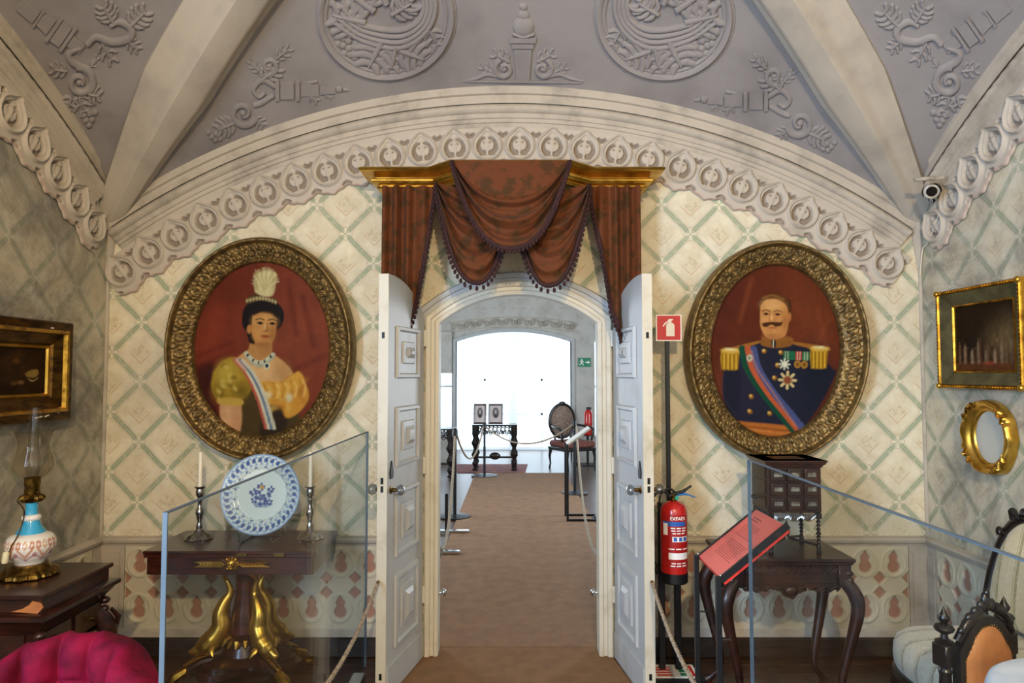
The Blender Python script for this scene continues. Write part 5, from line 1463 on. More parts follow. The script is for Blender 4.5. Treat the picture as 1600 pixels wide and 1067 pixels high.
# ------------------------------------------------------------------ carved side table
ax0, ax1, ay0, ay1, az = .995, 1.578, 3.17, 3.56, .70
A0 = thing('carved_side_table', 'carved dark wood side table with cabriole legs under officer portrait', 'table', ((ax0 + ax1) / 2, (ay0 + ay1) / 2, 0))
m = MB().bx(ax0, ax1, ay0, ay1, az - .018, az, .005); m.bx(ax0 + .008, ax1 - .008, ay0 + .008, ay1 - .008, az - .030, az - .016, .004); obj('table_top', m, 'walnut_carved', A0, False)
obj('apron', MB().bx(ax0 + .03, ax1 - .03, ay0 + .035, ay1 - .03, az - .125, az - .028, .003), 'walnut_carved', A0, False)
def fl(name, make, n, par):
    for i in range(n): obj(name, make(i), 'walnut_carved', par, 40)
m = MB()
for i in range(34):                              # slanted flutes on the front and left faces of the apron
    x = ax0 + .05 + i * (ax1 - ax0 - .115) / 33
    m.tube([(x, ay0 + .033, az - .078), (x + .016, ay0 + .030, az - .058), (x + .030, ay0 + .033, az - .036)], [.003, .006, .003], 5)
for i in range(20):
    y = ay0 + .06 + i * (ay1 - ay0 - .13) / 19
    m.tube([(ax0 + .028, y, az - .078), (ax0 + .025, y + .014, az - .058), (ax0 + .028, y + .026, az - .036)], [.003, .006, .003], 5)
obj('fluting', m, 'walnut_carved', A0, 60, stuff=True)
def scallop(p0, p1, n_, nm):
    p0, p1 = Vector(p0), Vector(p1); d = (p1 - p0); L = d.length; d.normalize()
    pts = [(0, 0)]; 
    for i in range(61):
        f = i / 60; z = -.02 - .018 * abs(math.sin(3 * PI * f)) - .03 * math.exp(-((f - .5) / .09) ** 2) + .004 * math.sin(22 * PI * f); pts.append((f * L, z))
    pts.append((L, 0))
    return obj('scalloped_rail', MB().prism(pts, lambda u, v, h: p0 + d * u + Vector((0, 0, v)) + n_ * h, -.012, .006), 'walnut_carved', A0, 30)
scallop((ax0 + .06, ay0 + .035, az - .12), (ax1 - .06, ay0 + .035, az - .12), Vector((0, -1, 0)), 0)
scallop((ax0 + .03, ay0 + .06, az - .12), (ax0 + .03, ay1 - .06, az - .12), Vector((-1, 0, 0)), 0)
m = MB()
for sg in (-1, 1):
    xm_ = (ax0 + ax1) / 2
    for i in range(4): m.tube(spline([(xm_ + sg * (.03 + i * .05), ay0 + .025, az - .145), (xm_ + sg * (.055 + i * .05), ay0 + .02, az - .132), (xm_ + sg * (.07 + i * .05), ay0 + .025, az - .142), (xm_ + sg * (.058 + i * .05), ay0 + .022, az - .150)], 3), [.004] * 10, 5)
m.ell(((ax0 + ax1) / 2, ay0 + .024, az - .150), (.03, .012, .022)); obj('carved_scrolls', m, 'walnut_carved', A0, 60)
for sx in (0, 1):
    for sy in (0, 1):
        x = ax0 + .045 if sx == 0 else ax1 - .045; y = ay0 + .045 if sy == 0 else ay1 - .045
        dx, dy = (-1 if sx == 0 else 1), (-1 if sy == 0 else 1)
        l = cabriole((x, y), (dx, dy * .45), az - .10, az - .10, .03, knee=.062, mat_='walnut_carved', parent=A0)
        m = MB().bx(x - .03, x + .03, y - .03, y + .03, az - .13, az - .028, .005)
        m.ell((x + dx * .025, y + dy * .02, az - .105), (.018, .016, .022)); m.ell((x + dx * .042, y + dy * .024, az - .135), (.018, .016, .016)); m.ell((x + dx * .05, y + dy * .026, az - .16), (.013, .013, .013)); m.ell((x + dx * .02, y + dy * .024, az - .07), (.02, .012, .012))
        obj('carved_knee', m, 'walnut_carved', l, 40)

# ------------------------------------------------------------------ miniature drawer cabinet on twisted stand
bx0_, bx1_, by0, by1 = 1.208, 1.462, 3.25, 3.47
z0, z1 = .892, 1.118
K = thing('drawer_cabinet', 'small dark cabinet of nine drawers on twisted legs on side table', 'cabinet', ((bx0_ + bx1_) / 2, (by0 + by1) / 2, az))
obj('case', MB().bx(bx0_, bx1_, by0 + .006, by1, z0, z1, .003), 'walnut_carved', K, False)
m = MB().sweep([(0, 0), (.004, .004), (.006, .012), (.014, .016), (.018, .026), (.022, .028), (.022, .034), (-.05, .034)], [(Vector((bx0_, by1, z1 - .012)), Vector((-1, 1, 0)), Up), (Vector((bx0_, by0, z1 - .012)), Vector((-1, -1, 0)), Up), (Vector((bx1_, by0, z1 - .012)), Vector((1, -1, 0)), Up), (Vector((bx1_, by1, z1 - .012)), Vector((1, 1, 0)), Up)], closed=True)
m.bx(bx0_ - .02, bx1_ + .02, by0 - .02, by1 + .02, z1 + .016, z1 + .022); obj('cornice', m, 'walnut_carved', K, 25)
m = MB()
for i in range(24): m.bx(bx0_ + .004 + i * .0106, bx0_ + .009 + i * .0106, by0 - .008, by0, z1 - .004, z1 + .004)
obj('dentils', m, 'walnut_carved', K, False, stuff=True)
cw, chh = (bx1_ - bx0_ - .016) / 3, (z1 - z0 - .022) / 3
for r in range(3):
    for c_ in range(3):
        x0 = bx0_ + .008 + c_ * cw + .004; x1 = x0 + cw - .008; za = z0 + .008 + r * chh + .004; zb_ = za + chh - .008
        d = obj('drawer', MB().bx(x0, x1, by0 - .002, by0 + .006, za, zb_, .002), 'walnut_carved', K, False)
        obj('drawer_moulding', MB().sweep([(0, 0), (-.001, .004), (-.005, .005), (-.006, 0)], [(Vector((x0 if a < 0 else x1, by0 - .002, za if b_ < 0 else zb_)), Vector((a, 0, b_)), Vector((0, -1, 0))) for a, b_ in ((-1, -1), (1, -1), (1, 1), (-1, 1))], closed=True), 'walnut_carved', d, 30)
        xm_, zm_ = (x0 + x1) / 2, (za + zb_) / 2
        m = MB().bx(xm_ - .020, xm_ + .020, by0 - .004, by0 - .002, zm_ - .007, zm_ + .007)
        for i in range(7): m.ell((xm_ - .018 + i * .006, by0 - .004, zm_ + .009), (.003, .002, .004), 6, 4)
        obj('inlay_plate', m, 'silver', d, 40)
sd = MB()
for r in range(3): sd.bx(bx0_ - .004, bx0_, by0 + .03, by1 - .03, z0 + .02 + r * .068, z0 + .078 + r * .068, .002)
obj('side_panel', sd, 'walnut_carved', K, False)
sh = MB().tube(spline([(bx0_ - .006, by1 - .06, z0 + .06), (bx0_ - .03, by1 - .07, z0 + .055), (bx0_ - .03, by1 - .12, z0 + .055), (bx0_ - .006, by1 - .13, z0 + .06)], 4), .004, 6); obj('drop_handle', sh, 'black_metal', K)
# stand: twisted legs, pierced apron, stretchers with finials
lt = z0 - .002
for x in (bx0_ + .014, bx1_ - .014):
    for y in (by0 + .014, by1 - .014):
        prof_ = [(.010, az + .0005), (.012, az + .006), (.008, az + .014)]
        m = MB().lathe(prof_ + [(.012, az + .03), (.007, az + .045)], 12, (x, y, 0))
        n = 44; A = np.array([[(x + (.0075 + .003 * math.cos(2 * (a - i * .5))) * math.cos(a), y + (.0075 + .003 * math.cos(2 * (a - i * .5))) * math.sin(a), lerp(az + .045, lt - .02, i / n)) for i in range(n + 1)] for a in np.linspace(0, 2 * PI, 11)])
        m.grid(A); m.bx(x - .012, x + .012, y - .012, y + .012, lt - .024, lt); m.ell((x, y, (az + lt) / 2), (.013, .013, .008), 10, 6)
        obj('twisted_leg', m, 'ebony', K, 50)
for y in (by0 + .010,):
    m = MB()
    for i in range(30):
        f = i / 29; x = lerp(bx0_ + .03, bx1_ - .03, f); dz = .018 + .016 * abs(math.sin(3 * PI * f))
        m.tube([(x, y, lt), (x + .004, y, lt - dz * .5), (x - .003, y, lt - dz), (x + .003, y, lt - dz - .006)], [.0025, .004, .003, .001], 5)
    obj('pierced_apron', m, 'silver', K, 50)
m = MB()
for i in range(20):
    y = lerp(by0 + .03, by1 - .03, i / 19); dz = .018 + .014 * abs(math.sin(2 * PI * i / 19)); m.tube([(bx0_ + .01, y, lt), (bx0_ + .01, y + .003, lt - dz), (bx0_ + .01, y, lt - dz - .006)], [.0025, .004, .001], 5)
obj('pierced_apron', m, 'ebony', K, 50)
cxk, cyk = (bx0_ + bx1_) / 2, (by0 + by1) / 2
m = MB()
for x in (bx0_ + .014, bx1_ - .014):
    for y in (by0 + .014, by1 - .014): m.tube([(x, y, az + .04), (cxk, cyk, az + .055)], .006, 8)
obj('stretcher', m, 'ebony', K, 50)
obj('finial', MB().lathe([(.02, az + .05), (.012, az + .065), (.018, az + .085), (.010, az + .10), (.006, az + .125), (.0001, az + .14)], 14, (cxk, cyk, 0)), 'ebony', K, 50)

# ------------------------------------------------------------------ striped settee by the right wall
def stripes(name, axis, period, c1, c2):
    m_, e, b = newmat(name); nt = m_.node_tree; M_ = e.math
    x, y, z = e.xyz(e.pos()); u = (x, y, z)[axis]; w_ = e.noise(9, 2, .5, e.pos())
    f = M_('FRACT', M_('ADD', M_('DIVIDE', u, period), M_('MULTIPLY', w_, .06)))
    s1 = M_('MULTIPLY', e.ramp(f, .0, .03), e.ramp(f, .17, .14)); s2 = M_('MULTIPLY', e.ramp(f, .21, .225), e.ramp(f, .26, .245))
    col = e.mix(M_('MULTIPLY', M_('MAXIMUM', s1, s2), .75), lin(c1), lin(c2))
    fl_ = e.ramp(e.noise(38, 3, .6, e.pos(), 1.2), .5, .6); col = e.mix(M_('MULTIPLY', fl_, .25), col, lin('#f0ead6'))
    setin(b, nt, 'Base Color', col); b.inputs['Roughness'].default_value = .45; b.inputs['Sheen Weight'].default_value = .3
    nt.links.new(e.bump(e.noise(90, 4, .6, e.pos()), .15, .003), b.inputs['Normal'])
stripes('stripe_back', 1, .105, '#cfc09a', '#8d8350'); stripes('stripe_seat', 1, .10, '#c9c3ae', '#8d8468')
ST = thing('striped_chair', 'cream striped upholstered chair with dark carved crest by right wall', 'chair', (1.87, 2.68, 0))
sy0, sy1 = 2.36, 3.0; yc_ = (sy0 + sy1) / 2
# seat cushion: rounded slab
n, m_ = 60, 10; pts2 = []
for i in range(n):
    a = 2 * PI * i / n; c_, s_ = math.cos(a), math.sin(a); e_ = 4.5
    pts2.append((1.87 + .30 * math.copysign(abs(c_) ** (2 / e_), c_), yc_ + (sy1 - sy0) / 2 * math.copysign(abs(s_) ** (2 / e_ * 1.3), s_)))
G = []
for (k_, z) in ((.97, .335), (1.0, .355), (1.01, .39), (1.0, .425), (.96, .452), (.86, .470), (.6, .480), (.2, .482), (.001, .482)):
    G.append([(1.87 + (u - 1.87) * k_, yc_ + (v - yc_) * (1 - (1 - k_) * .35 if k_ > .5 else k_ * 1.55), z) for u, v in pts2])
obj('seat_cushion', MB().grid(np.array(G).transpose(1, 0, 2), closed_u=True), 'stripe_seat', ST, True)
m = MB().sweep([(0, .27), (.012, .275), (.014, .31), (.004, .335), (-.03, .337), (-.03, .265)], [(Vector((u, v, 0)), (Vector((u, v, 0)) - Vector((1.87, yc_, 0))).normalized(), Up) for u, v in pts2], closed=True)
obj('seat_rail', m, 'ebony', ST, 40)
# back: oval-shouldered upholstered panel leaning to the wall
def back_pt(s_, z, h): return Vector((2.06 + (z - .45) * .16 - h, s_, z))
top = lambda f: .93 - .0 - .26 * abs(2 * f - 1) ** 3.5
ya, yb = 2.38, 3.03
outl = []
for i in range(41):
    f = i / 40; outl.append((lerp(yb, ya, f), .52 + (.44 - .0) * (1 - abs(2 * f - 1) ** 4.5) ** .6))
poly = [(yb, .50)] + outl + [(ya, .50)]
A = np.zeros((41, 14, 3))
for i, (s_, zt_) in enumerate(outl):
    for j in range(14):
        v = j / 13; z = lerp(.50, zt_, v); f = i / 40; h = .035 * (1 - abs(2 * f - 1) ** 8) * math.sin(PI * min(max(v, .0), 1)) ** .4
        A[i, j] = back_pt(s_, z, h)
obj('back_panel', MB().grid(A), 'stripe_back', ST, True)
obj('back_board', MB().prism(poly, back_pt, -.05, -.004), 'ebony', ST, 30)
fp = [back_pt(s_, z, .008) for s_, z in [(yb, .42)] + outl + [(ya, .42)]]
obj('carved_rail', MB().tube(fp, .022, 10), 'ebony', ST, 60)
m = MB()
for i in range(9):
    f = .1 + i * .1; j = int(f * 40); s_, z = outl[j]
    b_ = back_pt(s_, z, .02)
    m.tube([b_ + Vector((0, .03, 0)), b_ + Vector((-.012, 0, .025 + .01 * math.sin(i * 1.9))), b_ + Vector((-.006, -.03, .012))], [.006, .016 + .004 * (i % 3), .006], 8)
    m.ell(b_ + Vector((-.015, 0, .018)), (.012, .016, .014))
cz_ = outl[20][1]
c_ = back_pt(outl[14][0], outl[14][1], .02); m.ell(c_ + Vector((0, 0, .035)), (.02, .04, .03)); m.ell(c_ + Vector((-.012, 0, .06)), (.014, .02, .022))
obj('crest_carving', m, 'ebony', ST, 60)
for x in (1.64, 2.08):
    for y in (sy0 + .08, sy1 - .08): cabriole((x, y), (-1 if x < 1.9 else 1, 0), .30, .30, .026, knee=.03, mat_='ebony', parent=ST)

# ------------------------------------------------------------------ small dark chair with an orange leather back
ang = math.atan2(.10, .263); wd = .281
U_ = thing('leather_chair', 'small ebonised chair with an orange leather back beside striped chair', 'chair', (1.367, 2.2, 0), ang)
mx = wd / 2
for x in (0, wd):
    obj('back_post', MB().lathe([(.014, 0), (.018, .1), (.016, .36), (.0001, .361)], 12, (x, 0, 0)).bx(x - .025, x + .025, -.025, .025, .36, .44, .004).lathe([(.012, .44), (.023, .45), (.015, .462), (.019, .47), (.021, .53), (.017, .60), (.021, .615), (.013, .63)], 16, (x, 0, 0)).bx(x - .026, x + .026, -.026, .026, .63, .70, .004), 'ebony', U_, 40, local=True)
    obj('finial', MB().lathe([(.026, .70), (.028, .706), (.012, .714), (.010, .728), (.026, .738), (.030, .746), (.024, .756), (.010, .762), (.016, .772), (.018, .780), (.010, .792), (.004, .806), (.0001, .815)], 18, (x, 0, 0)), 'ebony', U_, 50, local=True)
# inner frame
ptop = lambda f, k=0: float(np.interp(abs(2 * f - 1), [0, .3, .55, .72, .86, 1], [.748, .742, .722, .694, .676, .655])) + k
pm = .036
fn = lambda u, v, h: Vector((u, -h, v))
ol = [(lerp(.012, wd - .012, f), ptop(f, .030)) for f in np.linspace(0, 1, 25)]
obj('back_frame', MB().prism([(.012, .40)] + ol + [(wd - .012, .40)], fn, .015, .042), 'ebony', U_, 30, local=True)
A = np.zeros((29, 21, 3))
for i in range(29):
    f = i / 28; x = lerp(pm, wd - pm, f); zb_ = .432 + .03 * abs(2 * f - 1) ** 3
    for j in range(21):
        v = j / 20; A[i, j] = (x, -.043 - .020 * (math.sin(PI * f) * math.sin(PI * v)) ** .35, lerp(zb_, ptop(f), v))
obj('leather_panel', MB().grid(A), 'orange_leather', U_, True, local=True, label='orange leather panel edged with brass nails')
m = MB()
for i in range(18):
    z = .44 + i * .0125
    for x in (pm - .005, wd - pm + .005): m.ell((x, -.044, z), (.003, .003, .003), 6, 4)
for i in range(20):
    f = i / 19; x = lerp(pm, wd - pm, f); zt_ = ptop(f, .008); m.ell((x, -.044, zt_ - .004), (.003, .003, .003), 6, 4)
obj('nail_heads', m, 'brass', U_, 50, local=True, stuff=True)
m = MB()
for sg in (-1, 1):
    m.tube(spline([(mx + sg * .125, -.03, .715), (mx + sg * .10, -.036, .755), (mx + sg * .065, -.038, .785), (mx + sg * .03, -.038, .80)], 4), [.012] * 5 + [.014] * 8, 8)
    for i in range(3): m.ell((mx + sg * (.022 + i * .028), -.038, .812 - i * .014), (.016, .012, .020 - i * .003), 10, 6, Matrix.Rotation(sg * .5, 4, 'Y'))
    m.ell((mx + sg * .11, -.036, .745), (.016, .012, .014), 10, 6)
m.ell((mx, -.036, .822), (.018, .014, .034)); m.ell((mx, -.04, .85), (.010, .010, .014)); obj('crest', m, 'ebony', U_, 60, local=True)
obj('lower_rail', MB().bx(.02, wd - .02, -.045, .012, .355, .375, .003), 'ebony', U_, False, local=True)
for i in range(4):
    x = .055 + i * (wd - .11) / 3; obj('spindle', MB().lathe([(.006, .372), (.011, .378), (.006, .386), (.012, .393), (.006, .402)], 10, (x, 0, 0)), 'ebony', U_, local=True)
obj('seat', MB().bx(-.03, wd + .03, -.36, .01, .31, .352, .012), 'orange_leather', U_, 40, local=True)
for x in (0, wd): obj('leg', MB().lathe([(.012, 0), (.02, .02), (.014, .06), (.022, .2), (.016, .26), (.024, .31)], 12, (x, -.33, 0)), 'ebony', U_, local=True)

# ------------------------------------------------------------------ cloth covered round table, near right corner
W0 = thing('cloth_table', 'small round table under a white cloth at the lower right', 'table', (1.39, 1.60, 0))
obj('table_top', MB().lathe([(.0001, .783), (.24, .783), (.24, .80), (.0001, .80)], 32, (1.39, 1.60, 0)), 'dark_wood', W0, 40)
obj('pedestal', MB().lathe([(.16, 0), (.16, .03), (.04, .05), (.03, .5), (.05, .783)], 20, (1.39, 1.60, 0)), 'dark_wood', W0, 40)
n = 120; rows = [(.0001, .804), (.2, .804), (.235, .803), (.248, .795), (.255, .775), (.262, .72), (.27, .62), (.28, .47)]
A = np.array([[(1.39 + r * (1 + (.05 * math.sin(9 * a) * (.80 - z) / .3 if z < .80 else 0)) * math.cos(a), 1.60 + r * (1 + (.05 * math.sin(9 * a) * (.80 - z) / .3 if z < .80 else 0)) * math.sin(a), z + .001) for r, z in rows] for a in np.linspace(0, 2 * PI, n + 1)[:-1]])
cl = obj('tablecloth', MB().grid(A, closed_u=True), 'white_cloth', None, True); tag(cl, 'white cloth draped over the round table at lower right', 'tablecloth')

# ------------------------------------------------------------------ surveillance camera at the foot of the right rib
vc = P(1456, 299, 3.50)
V = thing('security_camera', 'silver security camera mounted where right rib meets wall', 'camera', (vc.x, vc.y, vc.z))
dcam = (Vector((0, .2, 1.5)) - vc).normalized(); sdv = dcam.cross(Up).normalized(); upv = sdv.cross(dcam)
RM = Rm(sdv, upv, dcam)
obj('housing', MB().lathe([(.0001, -.16), (.030, -.155), (.033, -.14), (.033, .0), (.036, .004), (.036, .02), (.026, .022), (.022, .006)], 24, vc, RM), 'cctv_grey', V, 40)
obj('lens', MB().lathe([(.026, .018), (.020, .010), (.0001, .012)], 24, vc, RM), 'lens', V, 40)
shd = MB()
A = np.array([[vc + sdv * (.045 * math.cos(a)) + upv * (.045 * math.sin(a)) + dcam * z for z in (-.16, .045)] for a in np.linspace(-.5, PI + .2, 20)])
obj('sun_shield', shd.grid(A), 'cctv_grey', V, 40)
wa = Vector((XR - .01, vc.y + .12, vc.z + .02))
obj('bracket', MB().tube([vc - dcam * .12 - upv * .02, (vc - dcam * .12).lerp(wa, .5) + Vector((0, 0, -.03)), wa], .012, 10), 'cctv_grey', V, 50)
obj('arm', MB().tube([vc + upv * .05 + Vector((.06, .0, .02)), vc + upv * .06 - Vector((.09, 0, .0))], .011, 10), 'cctv_grey', V, 50)
obj('mount_plate', MB().box(wa + Vector((-.0, 0, -.03)), (.02, .10, .16), None, .006), 'cctv_grey', V, 40)
cb_ = spline([wa + Vector((-.015, -.02, -.10)), Vector((XR - .012, YB - .10, vc.z - .22)), Vector((XR - .014, YB - .05, 2.24)), Vector((XR - .02, YB - .03, 2.1))], 8)
cc_ = obj('camera_cable', MB().tube(cb_, .004, 6), 'cream_paint', None); tag(cc_, 'thin cable running down the corner below security camera', 'cable')
# ------------------------------------------------------------------ far room
YW = 12.0
ox0, ox1 = P(712, 600, YW).x, P(893, 600, YW).x; zsp = P(800, 533, YW).z; zap = P(800, 517, YW).z
hole1 = [(ox0, -.02), (ox1, -.02)] + arch_curve((ox1 - ox0) / 2, zsp, zap - zsp, 24, (ox0 + ox1) / 2)
wl0, wl1 = -2.6, P(706, 600, YW).x - .0; wr0 = P(929, 560, YW).x
wl1 = min(wl1, ox0 - .07)
ztw = P(700, 533, YW).z
hl = [(wl0, .45), (wl1, .45), (wl1, ztw), (wl0, ztw)]; hr = [(wr0, .45), (2.8, .45), (2.8, ztw), (wr0, ztw)]
mat('plaster_far', '#b9b6ae', .9, base2='#a09c94', scale=4, lo=.4, hi=.8, bump=.15, bscale=40)
struct('wall_far', holed_wall([(-3.2, -.02), (3.2, -.02), (3.2, 3.4), (-3.2, 3.4)], [hole1, hl, hr], YW, YW + .25), 'plaster_far', False)
struct('wall_far_left', MB().bx(-3.4, -3.2, YB + .09, 7.2, -.02, 3.4).bx(-3.4, -3.2, 8.8, YW + 2.5, -.02, 3.4).bx(-3.4, -3.2, 7.2, 8.8, -.02, .75).bx(-3.4, -3.2, 7.2, 8.8, 2.65, 3.4), 'plaster_far', False)  # middle opening, here and opposite, is added to brighten the far room
struct('wall_far_right', MB().bx(3.2, 3.4, YB + .09, 7.2, -.02, 3.4).bx(3.2, 3.4, 8.8, YW + 2.5, -.02, 3.4).bx(3.2, 3.4, 7.2, 8.8, -.02, .75).bx(3.2, 3.4, 7.2, 8.8, 2.65, 3.4), 'plaster_far', False)
struct('ceiling_far', MB().bx(-3.4, 3.4, YB + .09, YW + .25, 3.4, 3.5), 'plaster_far', False)
# painted white surround of the far archway
tf = struct('trim_16')
obj('arch_frame', MB().sweep([(-.0, -.25), (0, .03), (.02, .035), (.05, .03), (.055, .0)], portal_frames(ox0, ox1, zsp, zap - zsp, YW, 24)), 'white_paint', tf, 30)
# scroll frieze over the far archway
ff = struct('trim_17')
R_f = 6.0; zf = P(800, 503, YW).z; xcf = (ox0 + ox1) / 2
for i in range(-9, 10):
    a = i * .0195; c = Vector((xcf + R_f * math.sin(a), YW, zf - R_f * (1 - math.cos(a))))
    m = MB(); sg = 1 if i % 2 else -1
    sp = [(c.x + .052 * (1 - t * .75) * math.cos(sg * t * 7 + .5), YW - .012, c.z + .062 * (1 - t * .7) * math.sin(sg * t * 7 + .5)) for t in np.linspace(0, 1, 22)]
    m.tube(sp, [.014] * 8 + [.011] * 8 + [.008] * 6, 6); m.ell((c.x + .05, YW - .01, c.z + sg * .03), (.016, .012, .022)); m.ell((c.x - .04, YW - .01, c.z - sg * .045), (.02, .012, .014))
    obj('scroll_ornament', m, 'stucco', ff, 60)
for dz in (.085, -.085):
    pts = [(xcf + R_f * math.sin(a), YW - .008, zf + dz - R_f * (1 - math.cos(a))) for a in np.linspace(-.19, .19, 30)]; obj('fillet', MB().tube(pts, .009, 6), 'stucco', ff, 60)
for r in range(3):
    for i in range(-7, 8):
        m = MB(); x = xcf + (i + .5 * (r % 2)) * .17; z = zf + .24 + r * .16
        for s_ in (-1, 1): m.ell((x + s_ * .015, YW - .002, z), (.010, .004, .014), 6, 4)
        obj('painted_sprig', m, 'plaster', ff, 50)
# bay beyond the arch with two tall arched windows
bw = struct('wall_bay', holed_wall([(-3.2, -.02), (3.2, -.02), (3.2, 3.2), (-3.2, 3.2)],
    [[(x0, .05), (x1, .05)] + arch_curve((x1 - x0) / 2, 1.95, .18, 16, (x0 + x1) / 2) for x0, x1 in ((-1.06, -.06), (.10, 1.12))], YW + 2.0, YW + 2.15), 'window_white', False)
struct('ceiling_bay', MB().bx(-3.2, 3.2, YW + .25, YW + 2.15, 3.2, 3.3), 'window_white', False)
for i, (x0, x1) in enumerate(((-1.06, -.06), (.10, 1.12))):
    w_ = struct('window_%d' % (i + 3)); xm_ = (x0 + x1) / 2
    obj('window_frame', MB().bx(xm_ - .02, xm_ + .02, YW + 2.04, YW + 2.08, .05, 2.12).bx(x0, x1, YW + 2.04, YW + 2.08, 1.40, 1.44).bx(x0, x1, YW + 2.04, YW + 2.08, .70, .74), 'window_white', w_, False)
for i, (x0, x1) in enumerate(((wl0, wl1), (wr0, 2.8))):
    w_ = struct('window_%d' % (i + 5)); xm_ = (x0 + x1) / 2
    obj('window_frame', MB().bx(xm_ - .02, xm_ + .02, YW + .1, YW + .14, .45, ztw).bx(x0, x1, YW + .1, YW + .14, 1.3, 1.34), 'window_white', w_, False)
cu = obj('window_blind', MB().bx(P(694, 560, YW - .05).x - .5, P(706, 560, YW - .05).x, YW - .08, YW - .04, P(700, 583, YW - .05).z, P(700, 518, YW - .05).z), 'plaster_far', None, False)
tag(cu, 'grey blind half lowered at the far left window', 'blind')

# exit sign
e0, e1 = P(904, 559, YW - .03), P(923, 573, YW - .03)
ex_ = thing('exit_sign', 'green emergency exit sign with running figure in far room', 'sign', ((e0.x + e1.x) / 2, YW, e1.z))
obj('sign_plate', MB().bx(e0.x, e1.x, YW - .03, YW - .002, e1.z, e0.z), 'sign_green', ex_, False)
fs_ = lambda u, v, h: (lerp(e0.x, e1.x, u), YW - .03 - h, lerp(e1.z, e0.z, v))
m = MB().prism([(.22, .72), (.30, .72), (.30, .86), (.22, .86)], fs_, 0, .003)
m.prism([(.12, .55), (.30, .68), (.36, .50), (.44, .48), (.44, .56), (.40, .58), (.34, .70), (.28, .72), (.10, .62)], fs_, 0, .003)
m.prism([(.22, .60), (.30, .62), (.28, .42), (.40, .30), (.40, .16), (.34, .16), (.33, .26), (.22, .38), (.10, .20), (.05, .24), (.18, .42)], fs_, 0, .003)
m.prism([(.56, .44), (.76, .44), (.76, .30), (.94, .5), (.76, .7), (.76, .56), (.56, .56)], fs_, 0, .003)
obj('running_figure', m, 'text_white', ex_, False)

# pierced console table with two photographs
def openwork_table(label, cx, cy, w, d, h, grp=None):
    t = thing('openwork_table', label, 'table', (cx, cy, 0))
    obj('table_top', MB().bx(cx - w / 2, cx + w / 2, cy - d / 2, cy + d / 2, h - .025, h, .005), 'ebony', t, False)
    for sx in (-1, 1):
        for sy in (-1, 1):
            x, y = cx + sx * (w / 2 - .05), cy + sy * (d / 2 - .05)
            obj('leg', MB().lathe([(.035, .0105), (.045, .03), (.02, .06), (.045, .12), (.02, .18), (.055, .26), (.03, .32), (.022, .36), (.058, .44), (.03, .52), (.045, .58), (.045, h - .02)], 14, (x, y, 0), sq=lambda a, z: 1 + .12 * math.cos(4 * a)), 'ebony', t)
    for y in (cy - d / 2 + .04, cy + d / 2 - .04):
        m = MB()
        for i in range(9):
            x = cx - w / 2 + .10 + i * (w - .2) / 8
            m.tube([(x + .035 * math.cos(a), y, h - .085 + .045 * math.sin(a)) for a in np.linspace(0, 2 * PI, 13)], .009, 6)
            m.tube([(x - .03, y, h - .13), (x, y, h - .15 - .02 * (i % 2)), (x + .03, y, h - .13)], .010, 6)
        obj('pierced_apron', m, 'ebony', t)
    m = MB().tube([(cx - w / 2 + .05, cy, .2), (cx + w / 2 - .05, cy, .2)], .016, 8)
    for sx in (-1, 1): m.tube([(cx + sx * (w / 2 - .05), cy - d / 2 + .05, .2), (cx + sx * (w / 2 - .05), cy + d / 2 - .05, .2)], .016, 8)
    m.ell((cx, cy, .22), (.09, .04, .06)); obj('stretcher', m, 'ebony', t)
    return t
ty_ = 10.95; tc = P(773, 700, ty_).x
openwork_table('dark pierced console table with two photographs in far room', tc, ty_ + .15, .72, .42, .735)
openwork_table('dark openwork table cut off by the left door jamb in far room', P(678, 700, 10.2).x, 10.3, .6, .4, .735)
for i, (xa_, xb_) in enumerate(((740, 760), (763, 786))):
    a_ = P(xa_, 663, ty_ + .08); b_ = P(xb_, 663, ty_ + .08); zt_ = P(xa_, 631, ty_ + .08).z; w_ = b_.x - a_.x; h_ = zt_ - .737
    t = thing('photo_stand', ['red framed oval photograph on the left of the far table', 'red framed oval photograph on the right of the far table'][i], 'photograph', ((a_.x + b_.x) / 2, ty_ + .08, .736), 0, 'photographs on the pierced table')
    M = Matrix.Translation(((a_.x + b_.x) / 2, ty_ + .08, .738 + h_ / 2)) @ Matrix.Rotation(math.radians(-14), 4, 'X')
    obj('photo_frame', rect_frame(M, w_ - .05, h_ - .05, [(0, .0), (0, .012), (.012, .018), (.025, .012), (.025, 0)]), 'dark_wood', t, 30)
    def pf(x, y):
        p = Paint(x, y, '#b6a8a4'); p.ell(500, 430, 300, 330, '#8a7c78', .05); p.ell(500, 430, 250, 280, '#4f4a4c', .1); p.ell(500, 380, 90, 120, '#a89c94', .3); p.poly([(330, 680), (420, 540), (580, 540), (680, 680), (500, 720)], '#2a282c', 20); return p.c
    obj('mounted_photograph', canvas_grid(M @ Matrix.Translation((0, -.004, 0)), w_ - .045, h_ - .045, pf, 26, 34), 'print', t, True)
    obj('strut', MB().tube([M @ Vector((0, .004, h_ * .3)), (M @ Vector((0, .004, 0))) * 1 + Vector((0, .10, -h_ * .46))], .006, 6), 'dark_wood', t)

